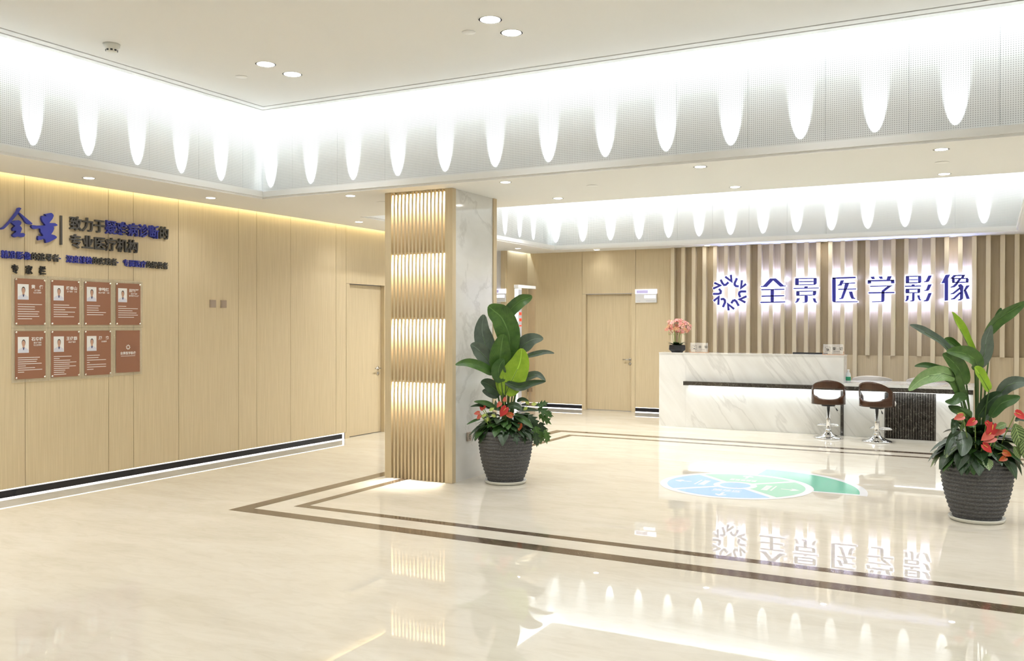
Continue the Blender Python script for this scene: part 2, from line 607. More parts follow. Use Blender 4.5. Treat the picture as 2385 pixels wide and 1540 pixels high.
def ribbon(pts, w):
    """thick polyline as one polygon"""
    pts = [Vector(p) for p in pts]
    l, r = [], []
    for i, p in enumerate(pts):
        a = (p - pts[i - 1]).normalized() if i else (pts[1] - p).normalized()
        b = (pts[i + 1] - p).normalized() if i < len(pts) - 1 else a
        t = (a + b)
        t = t.normalized() if t.length > 1e-3 else a
        nn = Vector((-t.y, t.x))
        k = w / 2 / max(.5, abs(nn.dot(Vector((-a.y, a.x)))))
        l.append(tuple(p + nn * k)); r.append(tuple(p - nn * k))
    return l + r[::-1]

EX, EY, EZ = Vector((1, 0, 0)), Vector((0, 1, 0)), Vector((0, 0, 1))

# ================================================================== the setting
def structure(o, label, cat):
    return tag(o, label, cat, kind='structure')

# ---- floor with its two concentric marble inlay frames
floor = MB().box(-11.2, 5.2, -4.2, 15.4, -.12, 0).build('floor', 'floor')
structure(floor, 'polished beige marble floor of the reception hall', 'floor')
def frame_bands(x0, x1, y0, y1, w, z):
    def band(poly):
        MB().prism(poly, (0, 0, 0), EX, EY, EZ, -.004, z).build('inlay_band', 'inlay', floor)
    band([(x0, y0), (x1, y0), (x1 - w, y0 + w), (x0 + w, y0 + w)])
    band([(x1, y0), (x1, y1), (x1 - w, y1 - w), (x1 - w, y0 + w)])
    band([(x1, y1), (x0, y1), (x0 + w, y1 - w), (x1 - w, y1 - w)])
    band([(x0, y1), (x0, y0), (x0 + w, y0 + w), (x0 + w, y1 - w)])
frame_bands(-5.60, 3.4, 5.55, 12.00, .142, .0012)
frame_bands(-5.22, 3.02, 5.92, 11.60, .092, .0012)

# ---- left wall: veneer panels with open joints on a dark backing
wl = MB()
wl.box(XW - .12, XW - .022, -4.2, 9.747, 0, 2.99)
wl.box(XW - .12, XW - .022, 10.68, 11.5, 0, 2.99)
wl.box(XW - .12, XW - .022, 9.747, 10.68, 2.17, 2.99)
wl.box(XW - .12, XW - .022, 14.35, 15.25, 0, 2.99)
wall_left = wl.build('wall_left', 'groove')
structure(wall_left, 'long wooden panelled wall on the left carrying the blue lettering', 'wall')
seams = [-4.2, -3.0, -1.9, -1.0, .1, 1.2, 2.3, 3.2, 4.2, 5.153, 6.028, 6.321, 6.898, 7.771, 8.065, 8.653, 9.534, 9.747]
def wpanel(mb, parent=wall_left, mat='wood', name='wall_panel'):
    return mb.build(name, mat, parent)
G = .0025
for a, b in zip(seams[:-1], seams[1:]):
    wpanel(MB().box(XW - .022, XW, a + G, b - G, .085, 2.99))
wpanel(MB().box(XW - .022, XW, 9.747 + G, 10.68, 2.095 + .003, 2.99))
wpanel(MB().box(XW - .022, XW, 10.68 + .004, 11.5, .0, 2.99))
wpanel(MB().box(XW - .022, XW, 14.35, 15.148, .085, 2.99))
wpanel(MB().box(XW - .12, XW - .022, 14.33, 14.35, 0, 2.99))

# ---- skirting: black gloss strip with a lit gap above and below
def skirting(name, label, x0, x1, y0, y1, n):
    if n == 'x':
        base = MB().box(x0, x1, y0, y1, .0115, .074).build(name, 'gloss_black')
        MB().box(x0, x1 - .004, y0, y1, 0.001, .010).build('led_strip', 'led', base)
        MB().box(x0, x1 - .010, y0, y1, .077, .0835).build('led_strip', 'led', base)
    else:
        base = MB().box(x0, x1, y0, y1, .0115, .074).build(name, 'gloss_black')
        MB().box(x0, x1, y0 + .004, y1, 0.001, .010).build('led_strip', 'led', base)
        MB().box(x0, x1, y0 + .010, y1, .077, .0835).build('led_strip', 'led', base)
    return structure(base, label, 'baseboard')
bl = skirting('baseboard_left', 'black skirting with glowing edges along the wooden wall', XW - .022, XW + .004, -4.2, 9.66, 'x')
MB().box(XW - .022, XW + .003, 9.66, 9.70, .001, .0835).build('led_end_cap', 'led', bl)
skirting('baseboard_corner', 'short black lit skirting in the corner beside the detector gate', XW - .022, XW + .004, 14.36, 15.12, 'x')
skirting('baseboard_back_1', 'black lit skirting left of the door in the back wall', XW, -6.565, YB - .004, YB + .022, 'y')
skirting('baseboard_back_2', 'black lit skirting between the back door and the counter', -5.535, -4.87, YB - .004, YB + .022, 'y')

# ---- doors
def lever(parent, p, along, out):
    a, o = Vector(along), Vector(out)
    p = Vector(p)
    h = MB()
    h.tube([p, p + o * .006], .026, 16)
    h.tube([p, p + o * .05], .009, 10)
    h.tube([p + o * .048 - a * .008, p + o * .05 + a * .12], .009, 10)
    hd = h.build('handle', 'steel', parent, True)
    MB().tube([p - EZ * .078, p - EZ * .078 + o * .008], .024, 16).build('lock_rose', 'steel', hd, True)
d1 = MB()
d1.box(XW - .12, XW + .002, 9.747 + G, 9.82, 0, 2.095)
d1.box(XW - .12, XW + .002, 10.62, 10.68, 0, 2.095)
door1 = d1.build('door_1', 'wood')
structure(door1, 'flush wooden door in the left wall beside the slatted column', 'door')
leaf = MB().box(XW - .105, XW - .065, 9.823, 10.617, .008, 2.09).build('door_leaf', 'wood', door1)
lever(leaf, (XW - .065, 10.55, .918), (0, -1, 0), (1, 0, 0))

wb = MB()
wb.box(-7.8, -6.565, YB + .022, YB + .12, 0, 2.99)
wb.box(-5.535, 5.2, YB + .022, YB + .12, 0, 2.99)
wb.box(-6.565, -5.535, YB + .022, YB + .12, 2.14, 2.99)
wall_back = wb.build('wall_back', 'groove')
structure(wall_back, 'wood panelled back wall behind the reception counter', 'wall')
wpanel(MB().box(XW, -6.565, YB, YB + .022, .085, 2.99), wall_back)
wpanel(MB().box(-6.56, -5.54, YB, YB + .022, 2.10, 2.99), wall_back)
wpanel(MB().box(-5.535, -4.87, YB, YB + .022, .085, 2.99), wall_back)
wpanel(MB().box(-4.868, 5.2, YB, YB + .022, 0, 2.99), wall_back, 'wood_back', 'backing_panel')
d2 = MB()
d2.box(-6.562, -6.49, YB - .002, YB + .12, 0, 2.097)
d2.box(-5.612, -5.538, YB - .002, YB + .12, 0, 2.097)
door2 = d2.build('door_2', 'wood')
structure(door2, 'flush wooden door in the back wall left of the counter', 'door')
leaf = MB().box(-6.487, -5.615, YB + .065, YB + .105, .008, 2.092).build('door_leaf', 'wood', door2)
lever(leaf, (-5.66, YB + .065, .923), (-1, 0, 0), (0, -1, 0))

# slats in front of the back wall; every second one stops above the pale lower panels
SP = .1848
slat_x = [-4.862 + SP * i for i in range(40)]
long_me = MB().box(0, .062, YB - .10, YB, 0.002, 2.868).mesh('slat', 'wood_slat')
short_me = MB().box(0, .062, YB - .10, YB, 1.072, 2.868).mesh('slat', 'wood_slat')
for i, x in enumerate(slat_x):
    o = link('slat', short_me if i % 2 else long_me, wall_back)
    o.location.x = x
for i in range(0, 39, 2):
    wpanel(MB().box(slat_x[i] + .064, slat_x[i] + 2 * SP - .002, YB - .045, YB, .002, 1.07), wall_back, 'wood_low', 'lower_panel')

# ---- walls out of the picture, corridor beyond the left wall
wr = MB().box(5.0, 5.2, -4.2, 15.3, 0, 2.99).build('wall_right', 'wallwhite')
structure(wr, 'plain white wall closing the hall on the right', 'wall')
wf = MB().box(-7.8, 5.2, -4.2, -4.0, 0, 2.99).build('wall_front', 'wallwhite')
structure(wf, 'white wall behind the photographer', 'wall')
wc = MB()
wc.box(-11.2, XW - .12, 14.35, 14.5, 0, 2.99)
wc.box(-11.2, XW - .12, 11.35, 11.5, 0, 2.99)
wc.box(-11.2, -11.0, 11.35, 14.5, 0, 2.99)
wcor = wc.build('wall_corridor', 'wallwhite')
structure(wcor, 'pale wall of the side corridor behind the column', 'wall')

# ---- ceiling: soffit with two tray openings
def ring(mb, ox0, ox1, oy0, oy1, ix0, ix1, iy0, iy1, z0, z1, mi=0):
    mb.box(ox0, ox1, oy0, iy0, z0, z1, mi)
    mb.box(ox0, ox1, iy1, oy1, z0, z1, mi)
    mb.box(ox0, ix0, iy0, iy1, z0, z1, mi)
    mb.box(ix1, ox1, iy0, iy1, z0, z1, mi)
    return mb
c = MB()
sx0 = XW + .06
T = .015
c.box(sx0, 5.0, -4.0, AY0, H1, H1 + T)
c.box(sx0, AX0, AY0, AY1, H1, H1 + T)
c.box(AX1, 5.0, AY0, AY1, H1, H1 + T)
c.box(sx0, 5.0, AY1, BY0, H1, H1 + T)
c.box(sx0, BX0, BY0, BY1, H1, H1 + T)
c.box(BX1, 5.0, BY0, BY1, H1, H1 + T)
c.box(sx0, 5.0, BY1, YB, H1, H1 + T)
c.box(-11.0, sx0 - .062, 11.5, 14.35, H1, H1 + T)
c.box(sx0 - .062, sx0, 11.5, 14.33, H1, H1 + T)
c.box(-11.2, 5.2, -4.2, 15.3, 4.10, 4.16)
c.box(sx0, sx0 + .012, -4.0, 11.5, H1, 2.99)
c.box(XW - .12, sx0 + .012, -4.2, 15.2, 2.975, 2.99)
ceil = c.build('ceiling', 'paint')
structure(ceil, 'cream painted lower ceiling with two rectangular tray openings', 'ceiling')

def tray(x0, x1, y0, y1, name, label, seam_x, seam_y):
    wx0, wx1, wy0, wy1 = x0 - SB, x1 + SB, y0 - SB, y1 + SB
    # tray ceiling in three pieces with two shadow lines between them
    root = MB()
    k = .024
    ex0, ex1, ey0, ey1 = wx0 + GAP, wx1 - GAP, wy0 + GAP, wy1 - GAP
    a0, b0 = .08, .215
    root.box(ex0 + b0, ex1 - b0, ey0 + b0, ey1 - b0, H2, H2 + .02)
    root.box(ex0, ex1, ey0, ey1, H2 + .0205, H2 + .035, 1)
    # the closed back of the lower ceiling round the tray
    ring(root, wx0 - .06, wx1 + .06, wy0 - .06, wy1 + .06, wx0 - .02, wx1 + .02, wy0 - .02, wy1 + .02, H1 + .015, 4.10)
    root = root.build(name, ['paint', 'trim_gap'])
    structure(root, label, 'ceiling')
    ring(MB(), ex0 + a0 + k, ex1 - a0 - k, ey0 + a0 + k, ey1 - a0 - k, ex0 + b0 - k, ex1 - b0 + k, ey0 + b0 - k, ey1 - b0 + k, H2, H2 + .02).build('ceiling_border', 'paint', root)
    ring(MB(), ex0, ex1, ey0, ey1, ex0 + a0, ex1 - a0, ey0 + a0, ey1 - a0, H2, H2 + .02).build('ceiling_border', 'paint', root)
    # lip with a small step at its foot
    ring(MB(), x0 - .012, x1 + .012, y0 - .012, y1 + .012, x0 + .024, x1 - .024, y0 + .024, y1 - .024, H1 + .020, H1 + .078).build('cove_lip', 'paint_lip', root)
    ring(MB(), x0 - .012, x1 + .012, y0 - .012, y1 + .012, x0 + .006, x1 - .006, y0 + .006, y1 - .006, H1 - .001, H1 + .020).build('cove_lip_step', 'paint_lip', root)
    # perforated boards
    def boards(a, b, phase, make):
        cuts = [a]
        t = a + ((phase - a) % .6)
        while t < b - .05:
            if t > a + .05:
                cuts.append(t)
            t += .6
        cuts.append(b)
        for p, q in zip(cuts[:-1], cuts[1:]):
            make(p + .0008, q - .0008).build('perforated_board', 'perf', root)
    z0, z1 = H1 + .016, 4.095
    boards(wy0, wy1, seam_y, lambda p, q: MB().box(wx0 - .015, wx0, p, q, z0, z1))
    boards(wx0, wx1, seam_x, lambda p, q: MB().box(p, q, wy1, wy1 + .015, z0, z1))
    boards(wy0, wy1, seam_y, lambda p, q: MB().box(wx1, wx1 + .015, p, q, z0, z1))
    MB().box(wx0, wx1, wy0 - .015, wy0, z0, z1).build('perforated_board', 'perf', root)
    return root
tray(AX0, AX1, AY0, AY1, 'ceiling_tray', 'raised tray ceiling over the hall with perforated cove sides', .055, 6.516)
tray(BX0, BX1, BY0, BY1, 'ceiling_tray', 'raised tray ceiling over the reception with perforated cove sides', .14, 13.9)

# ---- column: slatted wood front, marble flank
cx0, cx1, cy0, cy1 = -5.402, -4.605, 7.48, 8.372
CT = H1 - .002
colm = thing('column', 'tall square column with light-strip wooden slats in front and marble flank', 'column', ((cx0 + cx1) / 2, (cy0 + cy1) / 2, 0))
MB().box(cx0 + .012, cx1 - .012, cy0 + .06, cy1 - .07, 0, CT).build('marble_cladding', 'marble', colm)
MB().box(cx0, -5.326, cy0, cy0 + .065, 0.002, CT).build('stile', 'wood_col', colm)
MB().box(-4.691, cx1, cy0, cy0 + .065, 0.002, CT).build('stile', 'wood_col', colm)
MB().box(cx0, cx1, cy1 - .07, cy1, 0.002, CT).build('rear_panel', 'wood_col', colm)
MB().box(-5.326, -4.691, cy0 + .052, cy0 + .06, .002, CT).build('recess_back', 'wood_col', colm)
NR = 15
w = (4.691 - 5.326) * -1 / (NR + (NR - 1) * .82)
sl = MB().box(0, w * .82, cy0 + .004, cy0 + .056, .002, CT).mesh('slat', 'wood_col')
for i in range(NR - 1):
    o = link('slat', sl, colm)
    o.matrix_parent_inverse = Matrix.Translation(-colm.location)
    o.location.x = -5.326 + w + i * w * 1.82
for zt in (2.845, 2.243, 1.597, .967):
    MB().box(-5.326, -4.691, cy0 + .022, cy0 + .052, zt, zt + .02).build('light_bar', 'wood_col', colm)
    area('column_led', (-5.0085, cy0 + .030, zt - .002), (0, .32, -1), .635, .018, 60, (1, .96, .88), (1, 0, 0), 70)

o = thing('wall_outlet', 'small taupe socket low on the marble side of the column', 'socket', (-4.614, 7.813, .39))
MB().box(-4.617, -4.606, 7.773, 7.853, .38, .466).build('plate', 'plate_taupe', o)
s_ = MB()
for dy, dz in ((-.012, .0), (.012, .0), (0, .018), (-.01, -.02), (.01, -.02)):
    s_.box(-4.606, -4.605, 7.813 + dy - .003, 7.813 + dy + .003, .423 + dz - .006, .423 + dz + .006)
s_.build('pin_holes', 'plastic_black', o)
for y, lab in ((7.375, 'taupe wall switch plate nearer the lettering'), (7.535, 'taupe wall switch plate nearer the door')):
    o = thing('wall_switch', lab + ' on the wooden wall', 'switch', (XW, y, 1.73))
    MB().box(XW + .0005, XW + .011, y - .043, y + .043, 1.731, 1.817).build('plate', 'plate_taupe', o)
    MB().box(XW + .011, XW + .014, y - .030, y + .030, 1.742, 1.806).build('rocker', 'plate_taupe', o)

# ================================================================== lettering
MAIN=[[[(-3.312,2.178),(-3.279,2.177),(-3.167,2.298),(-3.073,2.298),(-2.946,2.179),(-2.915,2.178),(-2.915,2.165),(-3.004,2.162),(-3.116,2.267),(-3.219,2.161),(-3.316,2.163)],[(-3.307,2.127),(-2.937,2.128),(-2.937,2.11),(-3.307,2.108)],[(-3.302,2.022),(-2.941,2.025),(-2.941,2.006),(-3.302,2.001)],[(-3.32,1.922),(-2.923,1.924),(-2.923,1.907),(-3.32,1.901)],[(-3.155,2.124),(-3.102,2.124),(-3.105,1.913),(-3.157,1.914)]],[[(-2.769,2.294),(-2.713,2.293),(-2.712,2.18),(-2.769,2.18)],[(-2.769,2.294),(-2.438,2.292),(-2.438,2.277),(-2.769,2.279)],[(-2.712,2.244),(-2.484,2.243),(-2.484,2.227),(-2.712,2.228)],[(-2.769,2.194),(-2.453,2.193),(-2.458,2.18),(-2.769,2.18)],[(-2.486,2.291),(-2.438,2.292),(-2.437,2.204),(-2.458,2.181),(-2.486,2.181)],[(-2.624,2.16),(-2.577,2.161),(-2.572,2.137),(-2.63,2.134)],[(-2.795,2.139),(-2.403,2.137),(-2.403,2.124),(-2.795,2.123)],[(-2.753,2.088),(-2.701,2.088),(-2.701,2.011),(-2.753,2.011)],[(-2.753,2.088),(-2.442,2.089),(-2.442,2.075),(-2.753,2.072)],[(-2.493,2.088),(-2.442,2.089),(-2.448,2.026),(-2.47,2.01),(-2.497,2.011)],[(-2.753,2.025),(-2.461,2.024),(-2.47,2.01),(-2.753,2.01)],[(-2.623,2.01),(-2.572,2.009),(-2.574,1.922),(-2.594,1.9),(-2.654,1.9),(-2.654,1.91),(-2.62,1.911)],[(-2.741,1.97),(-2.694,1.971),(-2.718,1.921),(-2.739,1.903),(-2.77,1.902),(-2.768,1.913),(-2.75,1.924)],[(-2.497,1.968),(-2.457,1.968),(-2.444,1.916),(-2.428,1.909),(-2.43,1.898),(-2.467,1.9),(-2.483,1.921)]],[[(-2.203,2.29),(-2.15,2.29),(-2.149,1.899),(-2.178,1.899),(-2.2,1.92)],[(-2.203,2.292),(-1.854,2.297),(-1.854,2.273),(-2.203,2.269)],[(-2.178,1.915),(-1.822,1.913),(-1.822,1.9),(-2.183,1.899)],[(-2.077,2.242),(-2.026,2.245),(-2.039,2.208),(-2.062,2.162),(-2.125,2.16),(-2.12,2.172),(-2.096,2.183)],[(-2.043,2.205),(-1.861,2.207),(-1.861,2.191),(-2.048,2.191)],[(-2.111,2.112),(-1.847,2.113),(-1.847,2.097),(-2.111,2.096)],[(-2.012,2.2),(-1.947,2.201),(-1.985,2.1),(-2.038,1.954),(-2.097,1.949),(-2.096,1.962),(-2.071,1.969),(-2.029,2.101)],[(-1.954,2.066),(-1.904,2.066),(-1.88,1.972),(-1.858,1.967),(-1.861,1.95),(-1.913,1.952),(-1.932,1.988)]],[[(-1.638,2.29),(-1.586,2.293),(-1.576,2.253),(-1.616,2.252)],[(-1.523,2.29),(-1.47,2.291),(-1.46,2.256),(-1.498,2.254)],[(-1.393,2.291),(-1.334,2.294),(-1.356,2.236),(-1.409,2.238)],[(-1.679,2.239),(-1.297,2.238),(-1.297,2.217),(-1.679,2.217)],[(-1.679,2.239),(-1.626,2.238),(-1.63,2.189),(-1.679,2.183)],[(-1.35,2.236),(-1.297,2.238),(-1.296,2.184),(-1.342,2.183)],[(-1.644,2.149),(-1.322,2.152),(-1.324,2.139),(-1.644,2.134)],[(-1.384,2.15),(-1.322,2.152),(-1.434,2.061),(-1.439,2.046),(-1.48,2.047),(-1.476,2.072)],[(-1.667,2.053),(-1.294,2.051),(-1.294,2.032),(-1.667,2.031)],[(-1.48,2.052),(-1.434,2.051),(-1.438,1.917),(-1.452,1.899),(-1.615,1.897),(-1.615,1.909),(-1.482,1.912)]],[[(-1.137,2.288),(-1.088,2.289),(-1.087,2.181),(-1.137,2.18)],[(-1.137,2.291),(-0.921,2.29),(-0.921,2.275),(-1.137,2.276)],[(-1.089,2.239),(-0.966,2.238),(-0.966,2.224),(-1.089,2.226)],[(-0.966,2.289),(-0.921,2.29),(-0.921,2.195),(-0.936,2.178),(-0.966,2.179)],[(-1.137,2.194),(-0.934,2.193),(-0.939,2.178),(-1.137,2.178)],[(-1.051,2.16),(-1.013,2.16),(-1.01,2.141),(-1.06,2.141)],[(-1.149,2.143),(-0.923,2.142),(-0.923,2.126),(-1.149,2.126)],[(-1.139,2.096),(-1.085,2.096),(-1.085,2.028),(-1.139,2.027)],[(-1.139,2.096),(-0.932,2.095),(-0.932,2.08),(-1.139,2.08)],[(-0.974,2.095),(-0.932,2.095),(-0.936,2.038),(-0.95,2.027),(-0.974,2.027)],[(-1.139,2.041),(-0.947,2.041),(-0.95,2.027),(-1.139,2.027)],[(-1.046,2.027),(-1.012,2.027),(-1.014,1.917),(-1.032,1.902),(-1.073,1.903),(-1.073,1.915),(-1.047,1.917)],[(-1.127,1.992),(-1.091,1.992),(-1.097,1.933),(-1.118,1.908),(-1.145,1.907),(-1.142,1.92),(-1.13,1.933)],[(-0.977,1.993),(-0.943,1.994),(-0.933,1.934),(-0.92,1.931),(-0.923,1.916),(-0.947,1.918),(-0.965,1.946)],[(-0.824,2.287),(-0.777,2.291),(-0.814,2.202),(-0.836,2.193),(-0.885,2.191),(-0.881,2.204),(-0.859,2.208)],[(-0.827,2.154),(-0.776,2.158),(-0.814,2.071),(-0.831,2.061),(-0.88,2.06),(-0.876,2.072),(-0.854,2.076)],[(-0.822,2.024),(-0.776,2.028),(-0.816,1.915),(-0.835,1.903),(-0.889,1.902),(-0.884,1.915),(-0.858,1.925)]],[[(-0.59,2.294),(-0.528,2.298),(-0.555,2.24),(-0.554,1.912),(-0.602,1.907),(-0.603,2.172),(-0.647,2.17)],[(-0.482,2.289),(-0.438,2.288),(-0.486,2.234),(-0.529,2.233)],[(-0.46,2.291),(-0.326,2.291),(-0.331,2.274),(-0.468,2.272)],[(-0.369,2.291),(-0.326,2.291),(-0.348,2.24),(-0.386,2.239)],[(-0.507,2.244),(-0.292,2.244),(-0.292,2.228),(-0.507,2.227)],[(-0.507,2.242),(-0.467,2.241),(-0.466,2.173),(-0.503,2.173)],[(-0.318,2.243),(-0.281,2.229),(-0.283,2.172),(-0.322,2.17)],[(-0.503,2.189),(-0.283,2.186),(-0.283,2.17),(-0.503,2.172)],[(-0.412,2.24),(-0.373,2.239),(-0.433,2.141),(-0.468,2.108),(-0.524,2.102),(-0.522,2.114),(-0.49,2.13),(-0.451,2.175)],[(-0.425,2.141),(-0.382,2.155),(-0.351,2.121),(-0.355,1.938),(-0.381,1.912),(-0.424,1.91),(-0.419,1.925),(-0.398,1.934),(-0.394,2.054)],[(-0.412,2.098),(-0.381,2.088),(-0.476,2.007),(-0.524,2.003),(-0.521,2.016),(-0.498,2.022)],[(-0.403,2.035),(-0.373,2.025),(-0.467,1.928),(-0.519,1.924),(-0.517,1.937),(-0.489,1.945)],[(-0.313,2.129),(-0.266,2.133),(-0.313,2.062),(-0.355,2.044)],[(-0.351,2.063),(-0.317,2.072),(-0.265,1.932),(-0.308,1.931)]]]
RING=[[(-3.899,2.345),(-3.794,2.265),(-3.806,2.374)],[(-3.976,2.297),(-3.944,2.234),(-3.918,2.206),(-3.889,2.209),(-3.844,2.251)],[(-3.703,2.315),(-3.742,2.234),(-3.74,2.206),(-3.717,2.183),(-3.674,2.181)],[(-3.622,2.28),(-3.636,2.153),(-3.555,2.217)],[(-3.552,2.093),(-3.635,2.095),(-3.662,2.081),(-3.669,2.052),(-3.649,2.0)],[(-3.545,2.013),(-3.659,1.964),(-3.564,1.913)],[(-3.673,1.857),(-3.716,1.934),(-3.74,1.951),(-3.768,1.944),(-3.797,1.901)],[(-3.749,1.805),(-3.852,1.887),(-3.84,1.782)],[(-3.936,1.838),(-3.901,1.917),(-3.905,1.955),(-3.927,1.974),(-3.975,1.97)],[(-4.014,1.877),(-4.009,2.009),(-4.092,1.943)],[(-4.102,2.061),(-4.005,2.06),(-3.976,2.073),(-3.971,2.105),(-4.005,2.144)],[(-4.102,2.15),(-3.981,2.201),(-4.083,2.246)]]
BR1=[[(5.075,2.578),(5.086,2.585),(5.105,2.579),(5.092,2.56),(5.083,2.542),(5.063,2.516),(5.026,2.468),(4.997,2.436),(4.96,2.396),(4.941,2.379),(4.924,2.373),(4.913,2.376),(4.916,2.389),(4.933,2.392),(4.955,2.41),(4.997,2.457),(5.04,2.513),(5.066,2.552)],[(5.082,2.541),(5.089,2.539),(5.126,2.514),(5.205,2.459),(5.21,2.453),(5.2,2.443),(5.17,2.445),(5.15,2.454),(5.132,2.477),(5.103,2.512),(5.08,2.535)],[(5.02,2.454),(5.046,2.465),(5.08,2.471),(5.1,2.462),(5.106,2.452),(5.1,2.435),(5.089,2.423),(5.103,2.413),(5.11,2.398),(5.103,2.378),(5.094,2.358),(5.126,2.361),(5.141,2.346),(5.126,2.325),(5.103,2.322),(5.074,2.326),(5.045,2.315),(5.031,2.32),(5.021,2.335),(5.037,2.35),(5.051,2.359),(5.057,2.374),(5.028,2.371),(5.021,2.387),(5.028,2.401),(5.048,2.416),(5.003,2.45)]]
BR2=[[(5.335,2.552),(5.359,2.56),(5.396,2.571),(5.414,2.562),(5.421,2.546),(5.408,2.516),(5.387,2.491),(5.377,2.476),(5.433,2.48),(5.451,2.472),(5.461,2.462),(5.445,2.455),(5.42,2.449),(5.423,2.427),(5.414,2.401),(5.395,2.374),(5.429,2.368),(5.451,2.356),(5.451,2.344),(5.42,2.325),(5.377,2.301),(5.343,2.29),(5.337,2.318),(5.322,2.328),(5.298,2.315),(5.268,2.308),(5.262,2.328),(5.268,2.348),(5.31,2.348),(5.316,2.355),(5.292,2.387),(5.286,2.417),(5.235,2.407),(5.211,2.41),(5.199,2.428),(5.208,2.441),(5.25,2.439),(5.322,2.448),(5.341,2.45),(5.31,2.484),(5.3,2.51),(5.307,2.535),(5.329,2.536),(5.353,2.533)]]
BAR=[[(5.497,2.558),(5.514,2.558),(5.514,2.287),(5.496,2.285)]]
# main sign: blue faces on glowing white bodies, standing off the slats
sign = thing('illuminated_sign', 'row of six glowing blue Chinese characters on the slatted wall', 'sign', (-1.8, YB - .12, 1.85))
for polys in MAIN:
    body, face = MB(), MB()
    for pl in polys:
        body.prism(grow(pl, .009), (0, 0, 0), EX, EZ, -EY, -15.020, -14.984, back=1)
        face.prism(pl, (0, 0, 0), EX, EZ, -EY, -14.983, -14.968)
    ch = body.build('character', ['halo', 'halo_back'], sign)
    face.build('character_face', 'letter_blue', ch)
logo = thing('illuminated_logo', 'glowing blue ring-shaped emblem left of the blue sign characters', 'sign', (-3.83, YB - .12, 1.78))
for pl in RING:
    rb = ribbon(pl, .036)
    b_ = MB().prism(grow(rb, .009), (0, 0, 0), EX, EZ, -EY, -15.020, -14.984, back=1).build('stroke', ['halo', 'halo_back'], logo)
    MB().prism(rb, (0, 0, 0), EX, EZ, -EY, -14.983, -14.968).build('stroke_face', 'letter_blue', b_)

# raised letters on the left wall
def wall_prism(polys, name, mat, parent, t=.026):
    for pl in polys:
        MB().prism(pl, (XW, 0, 0), EY, EZ, EX, .001, t).build(name, mat, parent)
br = thing('brush_lettering', 'two large blue brush-written characters on the wooden wall', 'lettering', (XW, 5.2, 2.29))
m_ = MB()
for pl in BR1:
    m_.prism(pl, (XW, 0, 0), EY, EZ, EX, .001, .028)
m_.build('character', 'blue', br)
m_ = MB()
for pl in BR2:
    m_.prism(pl, (XW, 0, 0), EY, EZ, EX, .001, .028)
m_.build('character', 'blue', br)
bar = MB().prism(BAR[0], (XW, 0, 0), EY, EZ, EX, .001, .02).build('divider_bar', 'grey_letter')
tag(bar, 'thin dark upright bar between brush characters and grey slogan', 'divider')

def letter_line(label, text, cols, y0, y1, z0, h, bold, depth, n=None):
    t = thing('wall_lettering', label, 'lettering', (XW, (y0 + y1) / 2, z0))
    p = (y1 - y0) / (n or len(text))
    for i, (ch, cl) in enumerate(zip(text, cols)):
        if ch == ' ':
            continue
        mb = MB()
        add_glyph(mb, ch, (XW + .001, y0 + p * i, z0), EY, EZ, EX, p, h, bold, depth)
        mb.build('character', cl, t)
GR, BU = 'grey_letter', 'blue'
letter_line('upper line of the thick slogan in grey and blue letters', '致力于疑难病诊断的', [GR] * 3 + [BU] * 5 + [GR], 5.59, 6.752, 2.430, .140, .016, .026)
letter_line('lower line of the thick slogan in all-grey letters', '专业医疗机构', [GR] * 6, 5.59, 6.365, 2.262, .138, .016, .026)
letter_line('long line of small blue and grey letters under the slogan', '精准影像的追寻者·深度健检的实践者·专属医疗的提供者',
            [BU] * 4 + [GR] * 4 + [BU] + [BU] * 4 + [GR] * 4 + [BU] + [BU] * 4 + [GR] * 4, 4.925, 6.748, 2.122, .075, .010, .018)
letter_line('three black heading characters above the brown posters', '专 家 栏', ['black_letter'] * 5, 5.022, 5.352, 1.995, .082, .024, .016)

